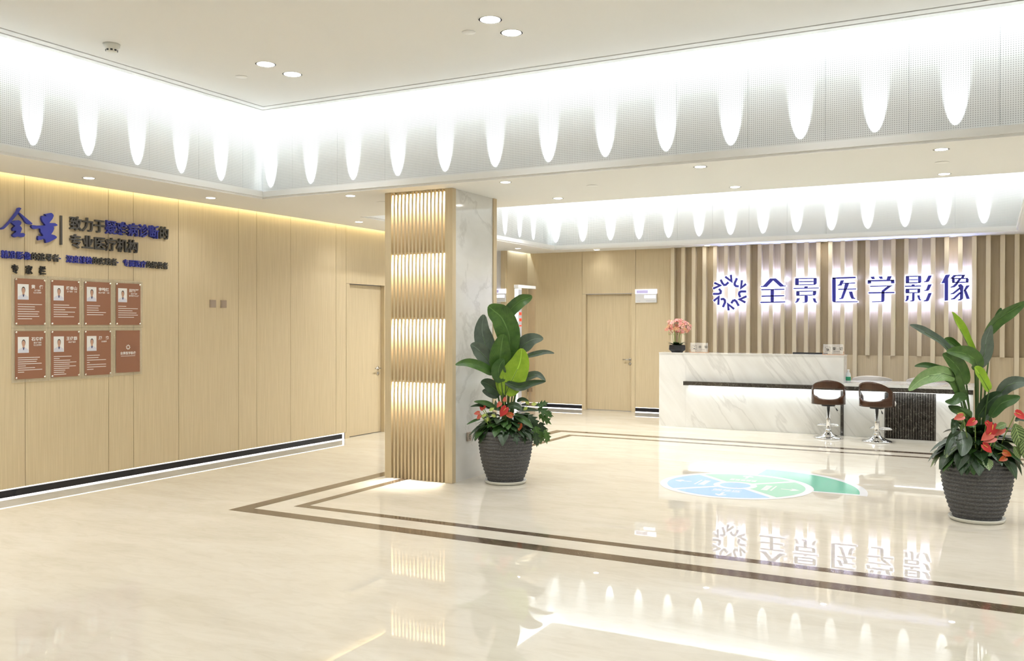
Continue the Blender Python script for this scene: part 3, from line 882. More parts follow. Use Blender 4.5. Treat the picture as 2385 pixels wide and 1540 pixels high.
# posters in acrylic holders
def ellipse(cx, cy, rx, ry, n=20, a0=0, a1=2 * math.pi):
    return [(cx + rx * math.cos(a0 + (a1 - a0) * i / n), cy + ry * math.sin(a0 + (a1 - a0) * i / n)) for i in range(n)]
def poster(label, y, z0, w, h, name, sub, lines, skin=1, standoff=True):
    t = thing('doctor_poster', label, 'poster', (XW, y + w / 2, z0), group=None)
    MB().box(XW + .004, XW + .008, y - .030, y + w + .030, z0 - .030, z0 + h + .030).build('acrylic_board', 'poster_acrylic', t)
    MB().box(XW + .0085, XW + .011, y, y + w, z0, z0 + h).build('sheet', 'poster', t)
    fx = XW + .0114
    o = (fx, y, z0)
    if name:
        pw, ph, px, pz = w * .36, h * .335, w * .085, h * .545
        p = MB()
        p.box(XW + .011, fx, y + px, y + px + pw, z0 + pz, z0 + pz + ph, 0)
        q = (fx + .0004, y + px, z0 + pz)
        sc = lambda pts: [(a * pw, b * ph) for a, b in pts]
        p.flat(sc([(.03, 0), (.97, 0), (.95, .20), (.80, .27), (.62, .34), (.40, .34), (.2, .27), (.05, .2)]), q, EY, EZ, 1)
        q2 = (fx + .0006, y + px, z0 + pz)
        p.flat(sc([(.43, .36), (.62, .36), (.55, .18), (.48, .18)]), q2, EY, EZ, 4)
        p.flat(sc([(.42, .33), (.61, .33), (.60, .45), (.43, .45)]), (fx + .0007, y + px, z0 + pz), EY, EZ, 2)
        p.flat(sc(ellipse(.52, .62, .165, .215)), (fx + .0009, y + px, z0 + pz), EY, EZ, 3)
        p.flat(sc(ellipse(.515, .575, .145, .20)), (fx + .0011, y + px, z0 + pz), EY, EZ, 2)
        p.build('portrait_photo', ['print_white', 'coat', 'skin', 'hair', 'tie'], t)
        tx = MB()
        k = len(name)
        add_text(tx, name, (fx, y + w * .53, z0 + h * .79), EY, EZ, EX, w * .40, h * .085, .03)
        for i, s in enumerate(sub):
            sw = min(w * .44, w * .052 * len(s))
            add_text(tx, s, (fx, y + w * .735 - sw / 2, z0 + h * (.735 - .05 * i)), EY, EZ, EX, sw, h * .038, .02)
        tx.build('name_print', 'print_white', t)
        ln = MB()
        zz = z0 + h * .445
        for l in lines:
            a = y + w * .09
            e = a + w * .80 * l
            while a < e:
                s = w * .028
                ln.box(fx - .0004, fx, a, min(a + s * .86, e), zz - .0032, zz + .0032)
                a += s
            zz -= h * (.052 if len(lines) < 8 else .043)
        ln.build('text_lines', 'print_white', t)
    else:
        g = MB()
        for i in range(8):
            a = i * math.pi / 4
            c_, s_ = math.cos(a), math.sin(a)
            pl = [(-.006, .013), (.005, .013), (.009, .026), (-.002, .024)]
            g.flat([(w / 2 + x * c_ - yy * s_, h * .60 + x * s_ + yy * c_) for x, yy in pl], o, EY, EZ)
        add_text(g, '全景医学影像', (fx, y + w * .17, z0 + h * .42), EY, EZ, EX, w * .66, h * .075, .02)
        g.box(fx - .0004, fx, y + w * .2, y + w * .8, z0 + h * .385, z0 + h * .395)
        g.build('logo_print', 'print_white', t)
    if standoff:
        for a in (.03, .97):
            for b in (.025, .975):
                s = MB().tube([(XW + .001, y + w * a, z0 + h * b), (XW + .018, y + w * a, z0 + h * b)], .0075, 12)
                s.build('standoff_screw', 'chrome', t, True)
PY = [5.053, 5.403, 5.752, 6.105]
W_, H_ = .292, .416
poster('brown portrait poster at the left end of the upper row', PY[0], 1.538, W_, H_, '黄 伟', ['主任医师', '硕士生导师'], [1, .7, .7, .88, .83, .88, .58])
poster('brown portrait poster, second from left in the upper row', PY[1], 1.538, W_, H_, '杨春山', ['主任医师 教授'], [.68, 1, .5, .94, .62, .9])
poster('brown portrait poster, third from left in the upper row', PY[2], 1.538, W_, H_, '李毅红', ['副主任医师 教授'], [.62, .54, .56, .9, .78])
poster('brown portrait poster at the right end of the upper row', PY[3], 1.538, W_, H_, '田树平', ['副主任医师', '医学影像中心主任'], [.4, 1, .72, .93, 1, .8])
poster('brown portrait poster at the left end of the lower row', PY[0], 1.052, W_, .430, '石华铮', ['副主任医师', '硕士生导师'], [.9, .8, .76, .98, .32, .7, 1, .25])
poster('brown portrait poster, second from left in the lower row', PY[1], 1.052, W_, .430, '王俊鹏', ['副主任医师'], [.78, .25, .72, 1, .7, .98, .68, .5, .46, .54])
poster('brown portrait poster third in lower row beside the logo poster', PY[2], 1.052, W_, .430, '周 鑫', ['主治医师'], [.6, .54, .9, .12, .9, .9, .3])
poster('plain brown poster with only a white logo, at lower right', PY[3], 1.062, W_ - .008, .420, '', [], [], standoff=False)

# lit direction signs
def light_sign(name, label, x, z, y, w, h):
    t = thing(name, label, 'sign', (x + w / 2, y, z))
    MB().box(x, x + w, y - .03, y - .001, z, z + h * .66).build('panel', 'plastic_white', t)
    MB().box(x, x + w, y - .034, y - .001, z + h * .66, z + h).build('light_box', 'sign_glow', t)
    MB().box(x + w * .06, x + w * .60, y - .036, y - .034, z + h * .70, z + h * .93).build('lavender_window', 'sign_violet', t)
    g = MB()
    for i in range(4):
        g.box(x + w * (.43 + .135 * i), x + w * (.43 + .135 * i + .115), y - .032, y - .030, z + h * .33, z + h * .55)
    g.build('lit_lettering', 'sign_glow', t)
    g = MB()
    g.box(x + w * .06, x + w * .24, y - .031, y - .030, z + h * .10, z + h * .14)
    g.box(x + w * .50, x + w * .95, y - .031, y - .030, z + h * .10, z + h * .14)
    g.build('small_print', 'print_grey', t)
light_sign('light_sign', 'small lit white sign on the wall right of the back door', -5.53, 1.93, YB, .39, .235)
light_sign('light_sign', 'small lit white sign in the corridor behind the column', -8.04, 1.95, 14.35, .34, .235)
bs = thing('corridor_sign', 'small blue sign on the corridor wall above the plant', 'sign', (-7.9, 14.35, 1.72))
MB().box(-8.02, -7.752, 14.343, 14.349, 1.715, 1.83).build('panel', 'sign_blue', bs)
MB().box(-8.02, -7.752, 14.343, 14.349, 1.832, 1.87).build('header', 'plastic_white', bs)

# ================================================================== reception counter
DY = 13.30
X0, X1, X2, X3 = -4.477, -4.058, -1.80, -.19
ct = thing('reception_counter', 'long white marble reception counter with dark glowing ledge', 'counter', (-2.4, DY + .3, 0))
MB().box(X0, X1 - .001, DY, DY + .75, 0, 1.108).build('end_pier', 'marble', ct)
MB().box(X1, X2, DY, DY + .32, 0, 1.108).build('front_panel', 'marble', ct)
MB().box(X0 - .004, X2 + .004, DY - .004, DY + .36, 1.108, 1.122).build('counter_top', 'marble', ct)
MB().box(X1, X3, DY - .13, DY - .0005, .640, .699).build('ledge', 'black_marble', ct)
MB().box(X1 + .06, X3 - .05, DY - .05, DY - .03, .632, .6395).build('led_strip', 'led', ct)
area('ledge_led', ((X1 + X3) / 2, DY - .045, .630), (0, .35, -1), X3 - X1 - .14, .02, 3.2, WHITE_LED, (1, 0, 0))
MB().box(X2 + .001, -1.27, DY + .001, DY + .04, 0, .70).build('low_panel', 'marble', ct)
MB().box(-.632, X3, DY + .001, DY + .04, 0, .70).build('low_panel', 'marble', ct)
MB().box(X3 - .04, X3, DY + .04, DY + .78, 0, .70).build('side_panel', 'marble', ct)
MB().box(X2 + .006, X3 + .01, DY - .13, DY + .80, .70, .735).build('low_counter_top', 'marble', ct)
MB().box(-1.838, -1.796, DY - .012, DY - .0005, 0, .639).build('black_upright', 'black_marble', ct)
f_ = MB()
nf, xa, xb = 20, -1.269, -.633
vs, fs = [], []
pts = []
for i in range(nf):
    for k in range(6):
        a = math.pi * k / 6
        pts.append((xa + (xb - xa) * (i + .5 - .5 * math.cos(a)) / nf, DY + .012 - .022 * math.sin(a)))
pts.append((xb, DY + .012))
for (x, y) in pts:
    vs += [(x, y, 0.001), (x, y, .645)]
for i in range(len(pts) - 1):
    fs.append((2 * i, 2 * i + 2, 2 * i + 3, 2 * i + 1))
f_.add(vs, fs)
f_.box(xa, xb, DY + .013, DY + .05, 0, .645)
f_.build('fluted_panel', 'black_marble', ct)
# work surface and inner body behind the front panel
MB().box(X1, X2, DY + .32, DY + .75, .70, .735).build('work_top', 'marble', ct)

# acrylic name stands
def stand(label, x, w, y, chars, icon):
    z = 1.122
    t = thing('acrylic_stand', label, 'desk sign', (x + w / 2, y, z))
    MB().box(x, x + w, y - .03, y + .03, z, z + .008).build('base', 'copper', t)
    MB().box(x + .008, x + w - .008, y - .004, y + .002, z + .008, z + .15).build('acrylic_sheet', 'acrylic', t)
    MB().box(x - .002, x + .006, y - .006, y + .004, z + .004, z + .05).build('corner_post', 'copper', t)
    MB().box(x + w - .006, x + w + .002, y - .006, y + .004, z + .004, z + .05).build('corner_post', 'copper', t)
    g = MB()
    add_text(g, chars, (x + w * .47, y - .0048, z + .066), EX, EZ, -EY, w * .48, .045, .012)
    g.box(x + w * .52, x + w * .82, y - .0046, y - .0042, z + .045, z + .048)
    bx, bz, s = x + w * .12, z + .045, .068
    for (a, b, c_, d) in ((0, s, 0, .003), (0, s, s - .003, s), (0, .003, 0, s), (s - .003, s, 0, s)):
        g.box(bx + a, bx + b, y - .0046, y - .0042, bz + c_, bz + d)
    if icon:
        g.flat([(bx + .034 + p, bz + .012 + q) for p, q in ellipse(0, .014, .018, .014, 16, math.pi, 2 * math.pi)], (0, y - .0047, 0), EX, EZ)
        g.box(bx + .024, bx + .044, y - .0046, y - .0042, bz + .046, bz + .054)
    else:
        for px, pz in ((.024, .038), (.044, .034), (.028, .02), (.046, .02)):
            g.flat([(bx + p, bz + q) for p, q in ellipse(px, pz, .008, .009, 12)], (0, y - .0047, 0), EX, EZ)
    g.build('print', 'grey_letter', t)
stand('clear acrylic cashier stand beside the pink orchid', -4.03, .285, DY + .12, '收 银', 1)
stand('clear acrylic registration stand at the counter end above the stools', -2.10, .285, DY + .12, '登 记', 0)

mon = thing('computer_monitor', 'black monitor whose top edge just shows over the counter', 'monitor', (-2.33, DY + .56, .735))
MB().box(-2.585, -2.09, DY + .50, DY + .525, .80, 1.138).build('screen', 'plastic_black', mon)
MB().box(-2.36, -2.31, DY + .526, DY + .56, .74, 1.0).build('stand_neck', 'plastic_black', mon)
MB().box(-2.46, -2.21, DY + .45, DY + .64, .735, .745).build('foot', 'plastic_black', mon)

# water bottle
bt = thing('water_bottle', 'clear water bottle with green label on the low counter', 'bottle', (-1.755, DY + .12, .735))
MB().lathe([(.026, 0), (.033, .006), (.034, .10), (.030, .125), (.014, .158), (.013, .168)], 20).build('body', 'bottle', bt, True, True)
MB().lathe([(.0345, .030), (.0350, .031), (.0350, .083), (.0345, .084)], 20).build('label', 'label_green', bt, True, True)
MB().lathe([(.0155, .165), (.0155, .183), (.014, .185)], 16).build('cap', 'plastic_white', bt, True, True)

# cream chairs behind the low counter: only the round tops show
def desk_chair(label, x, y, rz):
    t = thing('desk_chair', label, 'chair', (x, y, 0), rz)
    b = MB()
    n = 20
    vs, fs = [], []
    for r_, off in ((.25, 0), (.285, 1)):
        for i in range(n + 1):
            a = R(200 + 140 * i / n)
            hgt = .80 - .10 * abs(i / n - .5) ** 2 * 4 * .6
            for z in (.46, .62, hgt - .015, hgt):
                k = r_ + (.012 if z > .5 else 0) * (1 if off else 1)
                vs.append((k * math.cos(a) * 1.0, k * math.sin(a), z))
    N = (n + 1) * 4
    for i in range(n):
        for j in range(3):
            a = i * 4 + j
            fs.append((a, a + 4, a + 5, a + 1))
            fs.append((N + a, N + a + 1, N + a + 5, N + a + 4))
        fs.append((i * 4 + 3, i * 4 + 7, N + i * 4 + 7, N + i * 4 + 3))
        fs.append((i * 4, N + i * 4, N + i * 4 + 4, i * 4 + 4))
    fs += [(0, 1, N + 1, N), (1, 2, N + 2, N + 1), (2, 3, N + 3, N + 2)]
    e = n * 4
    fs += [(e, N + e, N + e + 1, e + 1), (e + 1, N + e + 1, N + e + 2, e + 2), (e + 2, N + e + 2, N + e + 3, e + 3)]
    b.add(vs, fs)
    b.build('backrest', 'cream', t, True, True)
    MB().lathe([(.20, .40), (.24, .41), (.25, .44), (.24, .475), (.18, .49)], 28).build('seat', 'cream', t, True, True)
    MB().tube([(0, 0, .06), (0, 0, .40)], .025, 12).build('pole', 'chrome', t, True, True)
    MB().lathe([(.24, .0), (.24, .012), (.10, .03), (.04, .07)], 28).build('base', 'chrome', t, True, True)
desk_chair('cream rounded chair behind the low counter, nearer the bottle', -1.545, 14.47, 0)
desk_chair('cream rounded chair behind the low counter, nearer the tall plant', -.80, 14.47, 0)

# ================================================================== bar stools
def bar_stool(label, loc, rz):
    t = thing('bar_stool', label, 'stool', loc, rz, 'bar stools at the low counter')
    MB().lathe([(.185, .0), (.19, .006), (.18, .016), (.12, .036), (.07, .062), (.045, .088), (.036, .10)], 40).build('base', 'chrome', t, True, True)
    pole = MB().lathe([(.030, .085), (.030, .27), (.029, .275), (.021, .278), (.021, .47)], 24).build('pole', 'chrome', t, True, True)
    MB().lathe([(.045, .088), (.047, .095), (.038, .118), (.031, .13)], 24).build('collar', 'chrome', pole, True, True)
    fr = []
    for i in range(33):
        a = math.pi * 2 * i / 32
        fr.append((.145 * math.sin(a), .095 - .10 * math.cos(a) + .03, .165))
    MB().tube(fr[:-1], .010, 8, closed=True).build('footrest', 'chrome', t, True, True)
    MB().tube([(0, 0, .44), (0, 0, .465)], .09, 20).build('seat_plate', 'plastic_black', t, True, True)
    lv = MB().tube([(.03, -.02, .455), (.07, -.05, .44), (.10, -.08, .41)], .004, 6).build('lever', 'chrome', t, True, True)
    MB().tube([(.098, -.078, .412), (.118, -.098, .385)], .008, 8).build('lever_grip', 'plastic_black', lv, True, True)
    # cushion
    MB().lathe([(.16, .465), (.195, .475), (.205, .505), (.195, .535), (.15, .548), (.05, .552)], 36, (0, .085, 0)).build('seat_cushion', 'leather', t, True, True)
    # plywood shell: wrapped back with an oval cut-out
    N = 64
    half = R(104)
    def top(u):
        return .805 - .21 * abs(u) ** 1.9
    def outer(s):
        # perimeter parameter -> (u, z), u in -1..1 over the wrap
        s = s % 1
        if s < .34:
            u = -1 + 2 * s / .34
            return u, .470
        if s < .5:
            k = (s - .34) / .16
            return 1, .470 + (top(1) - .470) * k
        if s < .84:
            u = 1 - 2 * (s - .5) / .34
            return u, top(u)
        k = (s - .84) / .16
        return -1, top(1) + (.470 - top(1)) * k
    def inner(s):
        a = -math.pi / 2 - math.pi * .5 + 0
        u0, z0 = outer(s)
        ang = math.atan2((z0 - .63) / .16, u0)
        c_, s_ = math.cos(ang), math.sin(ang)
        k = 1 / (abs(c_) ** 3.2 + abs(s_) ** 3.2) ** (1 / 3.2)
        u = .60 * k * c_
        z = .632 + (.058 * k * s_)
        if s_ < 0:
            z -= .030 * max(0, 1 - (u / .40) ** 2) ** .5 if abs(u) < .40 else 0
        return u, z
    rows = 5
    vs, fs = [], []
    for side, rad in ((0, .205), (1, .217)):
        for j in range(rows):
            f = j / (rows - 1)
            for i in range(N):
                s = i / N
                (ua, za), (ub, zb) = outer(s), inner(s)
                u, z = ua + (ub - ua) * f, za + (zb - za) * f
                a = -math.pi / 2 + u * half
                flare = 1 + .06 * max(0, (z - .53)) / .3
                vs.append((rad * flare * math.cos(a) * 1.02, rad * flare * math.sin(a), z))
    K = rows * N
    for j in range(rows - 1):
        for i in range(N):
            a, b = j * N + i, j * N + (i + 1) % N
            fs.append((a, b, b + N, a + N))
            fs.append((K + a, K + a + N, K + b + N, K + b))
    for i in range(N):
        k = (i + 1) % N
        fs.append((i, K + i, K + k, k))
        e = (rows - 1) * N
        fs.append((e + i, e + k, K + e + k, K + e + i))
    MB().add(vs, fs).build('plywood_back', 'walnut', t, True, True)
    return t
bar_stool('brown and white bar stool on the left, facing the counter squarely', (-1.945, 12.93, 0), R(8))
bar_stool('brown and white bar stool on the right, in front of dark fluted panel', (-1.318, 12.83, 0), R(-18))

# ================================================================== detector gate and plug
gt = thing('detector_gate', 'slim white gate with red indicator lights before the corner', 'gate', (-6.9, 13.5, 0))
p_ = MB().box(-6.935, -6.865, 13.21, 13.34, 0, 2.15).build('post', 'plastic_white', gt)
MB().box(-6.865, -6.858, 13.225, 13.325, .05, 2.12).build('display_strip', 'plastic_grey', p_)
for z, h in ((1.70, .045), (1.60, .045), (1.515, .02)):
    MB().box(-6.858, -6.855, 13.235, 13.315, z, z + h).build('red_light', 'red_led', p_)
MB().box(-6.925, -6.875, 13.205, 13.21, .02, 2.13).build('edge_light', 'led_dim', p_)
MB().box(-6.935, -6.865, 13.72, 13.85, 0, 2.15).build('post', 'gate_shade', gt)  # see-through tinted panel standing in for a shadow band on the wall
MB().box(-6.94, -6.86, 13.205, 13.855, 2.15, 2.20).build('crossbeam', 'plastic_white', gt)
pg = thing('power_plug', 'black plug with thin cable low on the back wall', 'plug', (-7.6, YB, .3))
MB().box(-7.65, -7.57, YB - .045, YB - .001, .285, .365).build('plug_body', 'plastic_black', pg)
MB().tube([(-7.61, YB - .02, .285), (-7.60, YB - .02, .22), (-7.64, YB - .02, .17), (-7.58, YB - .02, .12), (-7.57, YB - .02, .05)], .004, 6).build('cable', 'plastic_grey', pg)

# ================================================================== floor sticker
st = thing('floor_sticker', 'round blue and green wayfinding sticker on the floor', 'sticker', (-2.163, 8.70, 0))
SC = Vector((-2.163, 8.70, 0))
def arc(r, a0, a1, n=24, c=(0, 0)):
    return [(c[0] + r * math.cos(R(a0 + (a1 - a0) * i / n)), c[1] + r * math.sin(R(a0 + (a1 - a0) * i / n))) for i in range(n + 1)]
def sflat(poly, name, mat, z0, z1, parent=st):
    return MB().prism(poly, SC, EX, EY, EZ, z0, z1).build(name, mat, parent)
sflat(arc(1.19, 0, 90, 30) + arc(.60, 90, 0, 20), 'outer_border', 'stick_white', .0004, .0010)
o_ = sflat(arc(1.12, 3, 87, 30) + arc(.72, 86, 4, 20), 'outer_sector', 'stick_teal', .0010, .0014)
sflat(arc(.715, 0, 354, 59), 'round_border', 'stick_white', .0010, .0018)
def rot(p, a):
    c_, s_ = math.cos(R(a)), math.sin(R(a))
    return (p[0] * c_ - p[1] * s_, p[0] * s_ + p[1] * c_)
for mid, colr, chars in ((180, 'stick_blue', 2), (270, 'stick_blue', 1), (0, 'stick_green', 2), (90, 'stick_green', 1)):
    pl = arc(.645, mid - 42.2, mid + 42.2, 20) + arc(.205, mid + 37, mid - 37, 8)
    sec = sflat(pl, 'sector', colr, .0018, .0022)
    g = MB()
    zt = .0024
    # arrow pointing outwards
    ar_ = [(.43, -.012), (.43, .012), (.535, .012), (.515, .05), (.545, .05), (.60, 0), (.545, -.05), (.515, -.05), (.535, -.012)]
    g.flat([rot(q, mid) for q in ar_], SC + EZ * zt, EX, EY)
    if mid == 270:
        add_text(g, '候诊区', SC + EX * -.135 + EY * -.345 + EZ * zt, EX, EY, EZ, .27, .085, .02)
        g.flat([(-.13, -.372), (.13, -.372), (.13, -.36), (-.13, -.36)], SC + EZ * zt, EX, EY)
    else:
        # lettering too small to read: strips across the sector
        for k in range(5):
            a = -.13 + .053 * k
            g.flat([rot(q, mid) for q in ((.27, a), (.27, a + .043), (.33, a + .043), (.33, a))], SC + EZ * zt, EX, EY)
        g.flat([rot(q, mid) for q in ((.355, -.13), (.355, .13), (.37, .13), (.37, -.13))], SC + EZ * zt, EX, EY)
    g.build('arrow_and_text', 'stick_white', sec)
hub = sflat(arc(.145, 0, 354, 40), 'hub', 'stick_blue', .0018, .0022)
g = MB()
for a in (20, 110, 200, 290):
    g.flat([rot(q, a) for q in ((.095, -.012), (.125, 0), (.095, .012))], SC + EZ * .0024, EX, EY)
g.build('compass_marks', 'stick_navy', hub)

# ================================================================== lamps in the ceilings
def downlight(label, x, y, z, r, power, group):
    t = thing('downlight', label, 'light', (x, y, z), group=group)
    MB().lathe([(r + .012, -.003), (r + .014, -.001), (r + .012, .0), (r, .0), (r - .002, -.002)], 28, caps=False).build('trim_ring', 'plastic_white', t, True, True)
    MB().lathe([(r, -.0015), (r * .5, -.0022), (.002, -.0024)], 28).build('lens', 'lamp', t, True, True)
    d = bpy.data.lights.new('downlight_beam', 'AREA')
    d.shape = 'DISK'
    d.size = r * 1.8
    d.energy = power
    d.color = WARM_LED
    d.spread = R(120)
    o = bpy.data.objects.new('downlight_beam', d)
    COL.objects.link(o)
    o.parent = t
    o.location = (0, 0, -.006)
ga, gb = 'large paired downlights in the hall tray', 'small downlights in the lower ceiling'
big = [(-5.56, 5.95, 'large lit downlight, farther left of the left pair'), (-5.57, 6.30, 'large lit downlight, nearer the cove in the left pair'),
       (-3.275, 5.85, 'large lit downlight, upper one of the middle pair'), (-3.277, 6.19, 'large lit downlight, lower one of the middle pair')]
for x, y, l in big:
    downlight(l, x, y, H2, .075, 2.9, ga)
n = 0
for x in (-5.56, -3.275, -.99, 1.30):
    for y in (.8, 3.4, 5.87, 6.21):
        if y > 5 and x < -3:
            continue
        n += 1
        downlight('large lit downlight in the hall tray outside the picture', x, y, H2, .075, 2.9 * (2 if y < 5 else 1), ga)
for x in (-5.7, -3.4, -1.1):  # unseen lamps added to brighten the reception area
    for y in (10.3, 12.8):
        downlight('large fill downlight added unseen up in the reception tray', x, y, H2, .09, 14.5 * (1.7 if x < -5 else .7), 'unseen fill downlights added in the reception tray')
small = [(-7.23, 5.47, 'small downlight above the slogan on the wooden wall'), (-7.23, 6.92, 'small downlight above the light switches'),
         (-7.22, 9.43, 'small downlight above the door in the left wall'), (-5.83, 7.47, 'small downlight left of the column top'),
         (-3.99, 7.42, 'small downlight right of the column by the cove lip'), (-4.01, 8.62, 'small downlight behind the column at the reception tray edge'),
         (-2.15, 7.44, 'small downlight over the hall edge, middle of three near the lip'), (-2.17, 8.69, 'small downlight at the reception tray edge above the logo ring'),
         (-.33, 7.54, 'small downlight at far right near the hall cove lip'), (-.36, 8.78, 'small downlight at far right near the reception tray'),
         (-7.28, 14.0, 'tiny downlight above the corridor corner'), (-6.17, 14.89, 'tiny downlight above the back door'),
         (-4.19, 14.92, 'tiny downlight above the orchid end of the slatted wall'), (-2.31, 14.92, 'tiny downlight above the middle of the blue sign'),
         (-.48, 14.92, 'tiny downlight above the last sign character')]
for x, y, l in small:
    downlight(l, x, y, H1, .045, 1.6 * ((.5 if x < -7 else 1) if y < 14.5 else .2 if x < -5 else .08), gb)
for x, y in ((-7.23, 4.0), (-7.23, 2.5), (1.5, 7.45), (1.5, 8.7), (3.3, 7.45), (3.3, 8.7), (1.5, 14.9), (2.2, 11), (3.6, 11), (2.2, 13.2), (-9.2, 13.0)):  # unseen lamps, added extra strong to brighten the right side and corridor
    downlight('small added fill downlight in the lower ceiling outside the picture', x, y, H1, .045, 1.6 * 4, gb)

def cover_plate(label, x, y, z):
    t = thing('sprinkler_cover', label, 'sprinkler', (x, y, z))
    MB().lathe([(.052, -.0045), (.054, -.003), (.054, -.002)], 28).build('cover_disc', 'paint_lip', t, True, True)
    MB().lathe([(.046, -.002), (.046, .0)], 20).build('shadow_ring', 'groove', t, True, True)
cover_plate('flat round sprinkler cover left of the left lamp pair', -6.03, 6.14, H2)
cover_plate('flat round sprinkler cover left of the middle lamp pair', -3.56, 6.02, H2)
cover_plate('flat round sprinkler cover right of the column top', -3.35, 7.97, H1)
cover_plate('flat round sprinkler cover between two downlights at far right', -.35, 8.14, H1)
cover_plate('flat round sprinkler cover touching the column top on its left', -5.81, 7.99, H1)
sm = thing('smoke_detector', 'cream smoke detector with dark slots on the tray ceiling', 'smoke detector', (-6.262, 4.948, H2))
MB().lathe([(.020, -.066), (.040, -.064), (.046, -.050), (.052, -.030), (.064, -.022), (.066, 0)], 32).build('housing', 'saucer', sm, True, True)
for k in range(9):
    a = 2 * math.pi * k / 9
    c_, s_ = math.cos(a), math.sin(a)
    MB().prism([(-.009, -.058), (.009, -.058), (.009, -.046), (-.009, -.046)], (c_ * .040, s_ * .040, 0), (-s_, c_, 0), EZ, (c_, s_, 0), 0, .0075).build('vent_slot', 'plastic_black', sm, False, True)

# ================================================================== plants
VR = Vector((math.cos(.486), math.sin(.486), 0))      # across the plant, as it faces the entrance
VF = Vector((-math.sin(.486), math.cos(.486), 0))     # away from the entrance

def bez(pts, t):
    pts = [Vector(p) for p in pts]
    while len(pts) > 1:
        pts = [a.lerp(b, t) for a, b in zip(pts[:-1], pts[1:])]
    return pts[0]

def spline(pts, t):
    """Catmull-Rom through the points"""
    n = len(pts) - 1
    x = min(t * n, n - 1e-6)
    i = int(x)
    f = x - i
    p = [Vector(pts[max(0, min(n, k))]) for k in (i - 1, i, i + 1, i + 2)]
    return .5 * ((2 * p[1]) + (p[2] - p[0]) * f + (2 * p[0] - 5 * p[1] + 4 * p[2] - p[3]) * f * f + (3 * p[1] - p[0] - 3 * p[2] + p[3]) * f ** 3)

def blade(spine, width, fold=.35, facing=None, nl=14, nw=4, wave=.0, prof=.75, tilt=0):
    """leaf blade along a spine; facing = the direction its upper face looks"""
    mb = MB()
    uv = []
    facing = Vector(facing)
    for i in range(nl + 1):
        t = i / nl
        c_ = spline(spine, t)
        tg = (spline(spine, min(1, t + .03)) - spline(spine, max(0, t - .03))).normalized()
        sd = tg.cross(facing).normalized()
        nr = sd.cross(tg).normalized()
        if tilt:
            q = Matrix.Rotation(tilt, 3, tg)
            sd, nr = q @ sd, q @ nr
        hw = width / 2 * max(.03, math.sin(math.pi * (t * .93 + .045) ** prof)) ** .75
        for j in range(nw + 1):
            u = j / nw * 2 - 1
            off = nr * (fold * abs(u) * hw + wave * hw * math.sin(9 * t + 2.2 * u) * abs(u))
            mb.v.append(tuple(c_ + sd * (u * hw) + off))
            uv.append((j / nw, t))
    for i in range(nl):
        for j in range(nw):
            a = i * (nw + 1) + j
            mb.f.append((a, a + 1, a + nw + 2, a + nw + 1))
            mb.mi.append(0)
    mb.uv = uv
    return mb

# small leaf shapes in their own frame: base at origin, pointing +Y, upper face +Z
def shape_leaf(outline, bend, fold, name, mat):
    """outline = list of (y, half width)"""
    mb = MB()
    uv = []
    L = outline[-1][0]
    for (y, hw, back) in outline:
        for u in (-1, -.5, 0, .5, 1):
            yy = y - back * abs(u)
            mb.v.append((u * hw, yy, fold * abs(u) * hw - bend * (yy / L) ** 2 * L))
            uv.append((u / 2 + .5, y / L))
    for i in range(len(outline) - 1):
        for j in range(4):
            a = i * 5 + j
            mb.f.append((a, a + 1, a + 6, a + 5))
            mb.mi.append(0)
    mb.uv = uv
    return mb.mesh(name, mat, True)
HEART = [(0, .12, .16), (.12, .30, .20), (.3, .36, .10), (.5, .32, .05), (.7, .22, .02), (.88, .09, 0), (1, .005, 0)]
OVAL = [(0, .03, 0), (.15, .20, 0), (.35, .31, 0), (.55, .31, 0), (.75, .22, 0), (.92, .08, 0), (1, .005, 0)]
LANCE = [(0, .02, 0), (.2, .11, 0), (.45, .15, 0), (.7, .11, 0), (1, .004, 0)]
LOBE = [(0, .05, 0), (.12, .30, -.1), (.22, .12, 0), (.38, .36, -.16), (.5, .13, 0), (.64, .28, -.14), (.76, .10, 0), (1, .005, 0)]
SPATHE = [(0, .10, .16), (.14, .30, .20), (.34, .38, .10), (.6, .30, .03), (.82, .15, 0), (1, .004, 0)]
LM = {}
for m_ in ('leaf_dark', 'leaf_mid', 'leaf', 'leaf_lime'):
    LM['heart', m_] = shape_leaf(HEART, .25, .18, 'heart_leaf', m_)
    LM['oval', m_] = shape_leaf(OVAL, .3, .15, 'oval_leaf', m_)
    LM['lobe', m_] = shape_leaf(LOBE, .35, .1, 'lobed_leaf', m_)
    LM['lance', m_] = shape_leaf(LANCE, .35, .2, 'narrow_leaf', m_)
LM['oval', 'calathea'] = shape_leaf(OVAL, .22, .12, 'striped_leaf', 'calathea')
for m_ in ('red', 'coral', 'orange'):
    LM['spathe', m_] = shape_leaf(SPATHE, .18, .22, 'spathe', m_)
spadix_me = MB().tube([(0, .03, .02), (0, .20, .09), (0, .38, .14)], [.028, .03, .015], 8).mesh('spadix', 'spadix', True)

def place(name, me, parent, pos, direction, normal, size):
    o = bpy.data.objects.new(name, me)
    COL.objects.link(o)
    o.parent = parent
    y = Vector(direction).normalized()
    n = Vector(normal)
    z = (n - y * n.dot(y)).normalized()
    x = y.cross(z)
    m = Matrix((x, y, z)).transposed().to_4x4() @ Matrix.Scale(size, 4)
    m.translation = pos
    o.matrix_local = m
    return o

def flower(parent, pos, direction, normal, size, mat, stem_from):
    f = place('spathe', LM['spathe', mat], parent, pos, direction, normal, size)
    s = bpy.data.objects.new('spadix', spadix_me)
    COL.objects.link(s)
    s.parent = f
    p = Vector(pos)
    a = Vector(stem_from)
    MB().tube([a, a.lerp(p, .5) + Vector((0, 0, .03)), p], .0035, 6).build('flower_stalk', 'stalk_lt', parent, True, True)

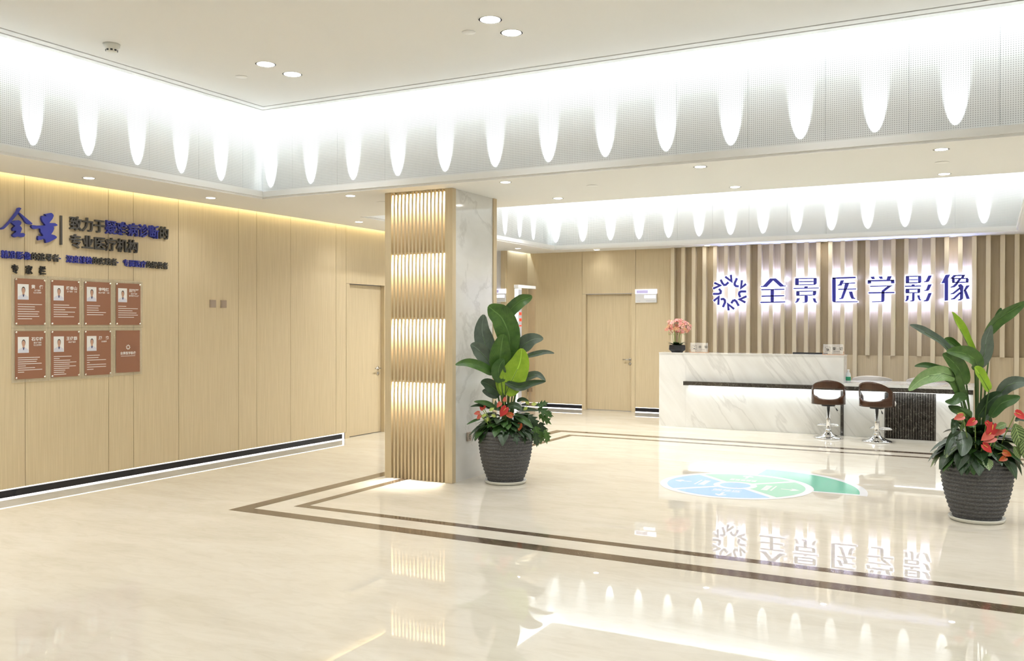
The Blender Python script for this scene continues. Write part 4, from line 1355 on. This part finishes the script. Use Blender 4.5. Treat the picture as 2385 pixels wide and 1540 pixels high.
def make_pot(t):
    prof = [(.150, 0.012)]
    n = 15
    for i in range(n):
        for k in range(4):
            f = (i + k / 4) / n
            r = .158 + (.262 - .158) * (1 - (1 - f) ** 2.1) ** .9
            prof.append((r + (-.002, .008, .011, .007)[k], .014 + f * .495))
    prof += [(.262, .512), (.255, .518), (.245, .514), (.240, .44)]
    MB().lathe(prof, 72).build('pot', 'pot', t, True, True)
    MB().lathe([(.10, .455), (.243, .46)], 40).build('soil', 'soil', t, False, True)
    MB().lathe([(.185, 0), (.198, .006), (.206, .030), (.203, .032), (.190, .010), (.10, .008)], 48).build('saucer', 'saucer', t, True, True)

def local(u, w, d):
    return VR * u + Vector((0, 0, w)) - VF * d       # d = towards the entrance

def big_leaves(t, sc, table, base_xy, cx, yf, fx, fy, fs):
    """table rows: spine points in picture units of the close-up, width, material, depth at base, depth at tip, fold, tilt"""
    for pts, wd, mat, d0, d1, fold, tilt in table:
        k = len(pts) - 1
        sp = []
        for i, (x, y) in enumerate(pts):
            px, py = fx + x * fs, fy + y * fs
            sp.append(local((px - cx) * sc, (yf - py) * sc, d0 + (d1 - d0) * i / k))
        lf = blade(sp, wd * fs * sc, fold, -VF + Vector((0, 0, .25)), tilt=tilt, wave=.13).build('leaf', mat, t, True, True)
        # stalk from the soil to the foot of the blade
        b0 = Vector(base_xy) + VR * (sp[0].dot(VR) * .22) - VF * (d0 * .3) + Vector((0, 0, .45))
        tgt = sp[0]
        tip = spline(sp, .35)
        mid = b0.lerp(tgt, .6) + Vector((0, 0, .05)) - VR * ((tgt - b0).dot(VR) * .25)
        q = [bez([b0, mid, tgt], i / 7) for i in range(8)] + [spline(sp, .12), spline(sp, .3), spline(sp, .55)]
        MB().tube(q, [.0085 - .0006 * i for i in range(len(q))], 7).build('leaf_stalk', 'stalk', t, True, True)

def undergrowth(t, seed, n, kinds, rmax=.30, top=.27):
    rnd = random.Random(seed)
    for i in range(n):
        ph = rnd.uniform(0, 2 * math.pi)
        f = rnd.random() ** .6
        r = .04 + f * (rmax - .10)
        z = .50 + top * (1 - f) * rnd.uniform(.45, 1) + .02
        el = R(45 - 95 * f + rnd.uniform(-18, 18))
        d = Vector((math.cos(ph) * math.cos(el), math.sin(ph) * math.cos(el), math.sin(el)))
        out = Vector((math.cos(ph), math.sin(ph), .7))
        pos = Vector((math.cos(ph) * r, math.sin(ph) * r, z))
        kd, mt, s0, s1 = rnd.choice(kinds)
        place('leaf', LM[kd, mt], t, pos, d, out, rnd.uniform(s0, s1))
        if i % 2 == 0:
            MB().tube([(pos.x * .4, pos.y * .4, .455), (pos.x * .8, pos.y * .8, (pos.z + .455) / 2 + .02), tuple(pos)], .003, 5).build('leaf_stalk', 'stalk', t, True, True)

# ---- left plant, in front of the column
pl1 = thing('potted_plant', 'tall leafy plant in ribbed grey pot beside the marble column', 'plant', (-4.19, 7.80, 0))
make_pot(pl1)
s1_ = 8.8537 / 2107.57
tabA = [
 ([(475, 480), (462, 350), (415, 230), (350, 170), (312, 138)], 185, 'leaf', .02, .10, .25, 0),
 ([(420, 330), (450, 200), (540, 105), (600, 78), (638, 62)], 100, 'leaf', -.02, -.06, .35, .3),
 ([(335, 570), (295, 450), (262, 320), (275, 200)], 150, 'leaf_grey', -.06, -.10, .2, 0),
 ([(345, 600), (290, 520), (225, 450), (180, 425)], 120, 'leaf_grey', .0, .08, .3, 0),
 ([(345, 640), (270, 595), (160, 560), (72, 572)], 80, 'leaf', .03, .14, .35, .2),
 ([(400, 650), (400, 540), (410, 430), (425, 345)], 160, 'leaf', .05, .10, .22, 0),
 ([(440, 790), (490, 680), (545, 560), (560, 450)], 190, 'leaf_bright', .10, .16, .18, 0),
 ([(425, 800), (415, 700), (430, 640), (450, 600)], 100, 'leaf_bright', .06, .10, .2, 0),
 ([(410, 700), (390, 630), (400, 570), (430, 530)], 110, 'leaf_mid', .12, .16, .2, 0),
 ([(490, 560), (500, 480), (505, 410), (495, 350)], 90, 'leaf', -.04, -.06, .2, 0),
 ([(545, 470), (590, 420), (650, 385), (722, 380)], 120, 'leaf_grey', -.10, -.04, .3, 0),
 ([(590, 515), (660, 495), (740, 480), (802, 488)], 42, 'leaf_grey', -.05, .04, .3, 0),
 ([(545, 690), (610, 660), (680, 645), (735, 690)], 60, 'leaf_grey', .04, .12, .3, 0),
 ([(440, 700), (540, 735), (640, 705), (735, 690)], 62, 'leaf_dark', .12, .18, .3, 0),
 ([(405, 790), (350, 745), (300, 710), (258, 700)], 100, 'leaf_dark', .06, .12, .25, 0),
 ([(385, 810), (340, 790), (300, 775), (268, 768)], 70, 'leaf_grey', .02, .06, .25, 0),
]
big_leaves(pl1, s1_, tabA, (0, 0, 0), 1177.4, 1123.7, 1040, 670, .3118)
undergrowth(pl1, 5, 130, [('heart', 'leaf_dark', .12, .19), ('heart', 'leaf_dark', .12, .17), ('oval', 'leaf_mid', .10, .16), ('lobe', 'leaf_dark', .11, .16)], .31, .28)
def P1(x, y, d):      # close-up of the planting, 2385 px for 210 px
    px, py = 1090 + x * .08805, 920 + y * .08805
    return local((px - 1177.4) * s1_, (1123.7 - py) * s1_, d)
# fern-like frond at the left, trailing lobed ivy at the right
for pts, wd, mt in (([(760, 330), (560, 200), (380, 140), (190, 110)], 150, 'leaf_mid'), ([(740, 330), (500, 240), (300, 210), (95, 240)], 110, 'leaf_dark'),
                    ([(1050, 260), (1200, 230), (1330, 270), (1420, 330)], 200, 'leaf_dark'), ([(1280, 330), (1480, 320), (1680, 330), (1860, 350)], 120, 'leaf_dark'),
                    ([(1230, 470), (1400, 560), (1560, 660), (1690, 790)], 190, 'leaf_mid'), ([(1290, 130), (1400, 70), (1500, 70), (1590, 100)], 110, 'leaf_dark'),
                    ([(330, 590), (220, 610), (110, 650), (0, 700)], 70, 'leaf_mid'), ([(340, 800), (250, 790), (220, 880), (145, 1000)], 24, 'leaf_dark')):
    blade([P1(x, y, .16 + .04 * i) for i, (x, y) in enumerate(pts)], wd * .08805 * s1_, .25, -VF + Vector((0, 0, .4))).build('leaf', mt, pl1, True, True)
rnd = random.Random(3)
for (x, y, ang, sz) in ((1650, 560, -40, .15), (1780, 700, -65, .17), (1830, 850, -75, .19), (1900, 380, -25, .16), (1930, 560, -30, .15), (1960, 760, -70, .17),
                        (2060, 950, -55, .12), (1960, 980, -80, .13), (1700, 830, -85, .16), (1830, 1000, -78, .14), (2090, 1010, -75, .11), (1560, 520, -50, .15), (2010, 480, -15, .12), (1880, 300, 20, .11)):
    d = VR * math.cos(R(ang)) + Vector((0, 0, math.sin(R(ang)))) - VF * .15
    place('leaf', LM['lobe', rnd.choice(['leaf_mid', 'leaf_dark', 'leaf_mid', 'leaf'])], pl1, P1(x - 60, y - 60, .10 + rnd.uniform(-.06, .08)), d, -VF + VR * .3 + Vector((0, 0, .4)), sz)
for (x, y, ang, sz, m_) in ((575, 360, 35, .055, 'leaf_lime'), (500, 450, 200, .05, 'leaf_lime'), (630, 460, -20, .05, 'leaf_lime'), (530, 520, -90, .045, 'leaf_lime'),
                            (1590, 200, 120, .055, 'leaf_lime'), (1660, 190, 10, .055, 'leaf_lime'), (1560, 260, 215, .05, 'leaf_lime')):
    d = VR * math.cos(R(ang)) + Vector((0, 0, math.sin(R(ang))))
    place('leaf', LM['oval', m_], pl1, P1(x, y, .24), d, -VF + Vector((0, 0, .3)), sz)
for (x, y, ang, sz, m_) in ((1010, 280, 235, .105, 'red'), (870, 150, 230, .06, 'coral'), (960, 110, 80, .045, 'coral'), (1370, 700, -100, .07, 'orange'), (890, 830, 200, .055, 'red'),
                            (980, 850, -80, .05, 'red'), (1170, 490, 160, .08, 'orange'), (320, 410, 190, .055, 'coral'), (340, 480, 230, .05, 'coral'), (400, 330, 120, .05, 'red'), (430, 290, 60, .04, 'red')):
    d = VR * math.cos(R(ang)) + Vector((0, 0, math.sin(R(ang)))) - VF * .1
    p = P1(x, y, .22)
    flower(pl1, p, d, -VF + Vector((0, 0, .35)), sz, m_, (p.x * .45, p.y * .45, .46))

# ---- right plant, in front of the counter
pl2 = thing('potted_plant', 'large leafy plant with red flowers in ribbed pot at far right', 'plant', (-.087, 8.07, 0))
make_pot(pl2)
s2_ = 7.1761 / 2107.57
tabB = [
 ([(590, 420), (530, 310), (470, 200), (432, 128)], 90, 'leaf_bright', .02, .05, .5, .5),
 ([(520, 370), (470, 330), (440, 310), (420, 300)], 60, 'leaf', -.02, -.04, .3, 0),
 ([(440, 385), (370, 320), (270, 265), (200, 230), (148, 212)], 66, 'leaf_grey', .02, .10, .4, .3),
 ([(690, 275), (760, 175), (840, 115), (925, 58)], 90, 'leaf', -.05, .02, .4, .3),
 ([(750, 190), (770, 150), (785, 120), (795, 100)], 34, 'leaf_mid', -.06, -.06, .3, 0),
 ([(605, 475), (640, 390), (645, 300), (672, 212)], 100, 'leaf_grey', .04, .08, .3, .2),
 ([(595, 490), (560, 425), (470, 385), (365, 378)], 110, 'leaf', .06, .14, .3, 0),
 ([(500, 590), (465, 500), (400, 430), (340, 395)], 115, 'leaf', .08, .14, .3, 0),
 ([(420, 500), (330, 485), (230, 465), (158, 470)], 46, 'leaf_mid', .06, .16, .4, .2),
 ([(425, 540), (330, 515), (200, 545), (100, 618)], 100, 'leaf_light', .12, .22, .25, 0),
 ([(490, 660), (440, 590), (390, 545), (300, 530)], 95, 'leaf', .08, .15, .3, 0),
 ([(505, 665), (450, 665), (400, 690), (342, 690)], 62, 'leaf_mid', .10, .18, .3, 0),
 ([(650, 625), (610, 560), (570, 500), (548, 478)], 90, 'leaf_bright', .10, .12, .3, .3),
 ([(620, 530), (625, 510), (625, 490), (615, 470)], 40, 'leaf_mid', -.02, -.02, .3, 0),
 ([(490, 580), (500, 560), (500, 545), (490, 530)], 36, 'leaf_grey', .02, .02, .3, 0),
 ([(745, 660), (790, 595), (860, 572), (930, 580)], 88, 'leaf_grey', .02, .10, .3, 0),
 ([(600, 790), (650, 710), (700, 665), (738, 640)], 90, 'leaf_dark', .06, .08, .3, 0),
 ([(660, 790), (720, 705), (780, 680), (828, 660)], 80, 'leaf_mid', .10, .14, .3, 0),
 ([(520, 800), (470, 760), (420, 740), (385, 722)], 60, 'leaf_mid', .08, .12, .3, 0),
]
big_leaves(pl2, s2_, tabB, (0, 0, 0), 2274.75, 1211.15, 2050, 680, .3637)
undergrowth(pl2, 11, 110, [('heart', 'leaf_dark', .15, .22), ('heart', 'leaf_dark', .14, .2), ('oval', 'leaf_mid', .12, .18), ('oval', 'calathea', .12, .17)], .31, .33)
def P2(x, y, d):      # close-up, 2385 px for 235 px
    px, py = 2150 + x * .09853, 930 + y * .09853
    return local((px - 2274.75) * s2_, (1211.15 - py) * s2_, d)
for pts, wd, mt in (([(640, 700), (600, 850), (540, 1020), (430, 1200)], 420, 'leaf_dark'), ([(560, 720), (420, 760), (240, 900), (70, 1180)], 200, 'leaf_dark'),
                    ([(560, 470), (440, 480), (330, 560), (230, 700)], 200, 'leaf_dark'), ([(1300, 980), (1400, 1030), (1520, 1100), (1760, 1320)], 160, 'leaf_mid'),
                    ([(900, 380), (800, 300), (600, 200), (400, 130)], 150, 'leaf_mid'), ([(1900, 430), (1950, 400), (2000, 430), (2040, 520)], 160, 'leaf_dark'),
                    ([(2200, 900), (2280, 1050), (2330, 1200), (2340, 1330)], 130, 'leaf_dark'), ([(2050, 1100), (2120, 1200), (2180, 1300), (2230, 1380)], 120, 'leaf_dark')):
    blade([P2(x, y, .16 + .05 * i) for i, (x, y) in enumerate(pts)], wd * .09853 * s2_, .25, -VF + Vector((0, 0, .4))).build('leaf', mt, pl2, True, True)
for (x, y, ang, sz) in ((1640, 470, -75, .20), (1880, 770, -85, .19), (2150, 400, -110, .19), (2230, 400, -100, .13), (1450, 470, 200, .09), (1850, 520, -20, .12), (1620, 980, -60, .11),
                        (2020, 900, -50, .12), (2120, 880, -30, .12), (2250, 560, -115, .10)):
    d = VR * math.cos(R(ang)) + Vector((0, 0, math.sin(R(ang)))) - VF * .2
    place('leaf', LM['oval', 'calathea'], pl2, P2(x, y, .31), d, -VF + Vector((0, 0, .5)), sz)
for (x, y, ang, sz) in ((540, 490, -90, .06), (620, 310, 160, .06), (1430, 1020, -40, .06), (1100, 1220, 30, .06)):
    d = VR * math.cos(R(ang)) + Vector((0, 0, math.sin(R(ang))))
    place('leaf', LM['oval', 'leaf_lime' if y < 500 and x > 600 else 'leaf'], pl2, P2(x, y, .25), d, -VF + Vector((0, 0, .4)), sz)
for (x, y, ang, sz, m_) in ((500, 310, 195, .075, 'coral'), (770, 400, 210, .08, 'red'), (1180, 500, -110, .115, 'red'), (1390, 560, 225, .095, 'coral'), (1150, 680, 215, .10, 'coral'), (1210, 790, 200, .09, 'coral'),
                            (960, 960, -40, .09, 'red'), (1420, 1130, -20, .07, 'orange'), (1700, 230, -30, .09, 'red'), (1480, 1250, 200, .06, 'orange'), (1030, 440, -60, .06, 'red')):
    d = VR * math.cos(R(ang)) + Vector((0, 0, math.sin(R(ang)))) - VF * .15
    p = P2(x, y, .29)
    flower(pl2, p, d, -VF + Vector((0, 0, .4)), sz, m_, (p.x * .45, p.y * .45, .46))

# ---- orchid on the counter
oc = thing('potted_orchid', 'pink orchid in a dark faceted bowl on the counter end', 'plant', (-4.245, DY + .16, 1.122))
MB().lathe([(.085, 0), (.132, .042), (.128, .108), (.118, .112), (.112, .10)], 8).build('bowl', 'plastic_black', oc, False, True)
MB().lathe([(.05, .098), (.115, .10), (.02, .112)], 16, caps=False).build('moss', 'moss', oc, True, True)
rnd = random.Random(8)
pet = []
def blossom_mesh(name, mat):
    mb = MB()
    for k in range(5):
        a = R(90 + 72 * k)
        for_, up = Vector((math.cos(a), math.sin(a), .12)), Vector((-math.sin(a), math.cos(a), 0))
        wd = .62 if k in (1, 4) else .42
        mb.add([(0, 0, 0), for_ * .45 - up * wd * .5, for_ * .9 - up * wd * .38, for_ * 1.0, for_ * .9 + up * wd * .38, for_ * .45 + up * wd * .5],
               [(0, 1, 2, 3), (0, 3, 4, 5)])
    mb.add([(-.14, -.2, .1), (.14, -.2, .1), (.1, .05, .3), (-.1, .05, .3)], [(0, 1, 2, 3)], 1)
    return mb.mesh(name, [mat, 'magenta'], False)
blooms = [blossom_mesh('blossom', m_) for m_ in ('pink', 'pink2', 'peach', 'pink')]
for k in range(6):
    a = 2 * math.pi * k / 6 + .3
    bx, by = .055 * math.cos(a), .045 * math.sin(a)
    pts = [(bx, by, .10), (bx * 1.1, by * 1.1, .25), (bx * 1.5, by * 1.6, .38), (bx * 2.6, by * 3.0, .43)]
    MB().tube([bez(pts, i / 9) for i in range(10)], .0035, 6).build('flower_stem', 'stalk_lt', oc, True, True)
for k in range(9):
    a = 2 * math.pi * k / 9
    d = Vector((math.cos(a), math.sin(a), .55 + .3 * (k % 2)))
    place('leaf', LM['oval', 'leaf_dark'], oc, Vector((.03 * math.cos(a), .03 * math.sin(a), .10)), d, (0, 0, 1), .14)
for k in range(110):
    while True:
        v = Vector((rnd.uniform(-1, 1), rnd.uniform(-1, 1), rnd.uniform(-1, 1)))
        if .45 < v.length < 1:
            break
    p = Vector((v.x * .215, v.y * .16, .41 + v.z * .115 - .03 * abs(v.x)))
    nr = Vector((v.x, v.y - .4, v.z + .2)).normalized()
    o = bpy.data.objects.new('blossom', rnd.choice(blooms))
    COL.objects.link(o)
    o.parent = oc
    o.matrix_local = Matrix.Translation(p) @ nr.to_track_quat('Z', 'Y').to_matrix().to_4x4() @ Matrix.Rotation(rnd.uniform(0, 6), 4, 'Z') @ Matrix.Scale(rnd.uniform(.026, .036), 4)
for k in range(7):
    a = 2 * math.pi * k / 7
    p = Vector((.13 * math.cos(a), .10 * math.sin(a), .285))
    MB().tube([p + Vector((0, 0, .05)), p, p + Vector((.008, 0, -.02))], [.002, .003, .005], 6).build('bud', 'stalk_lt', oc, True, True)
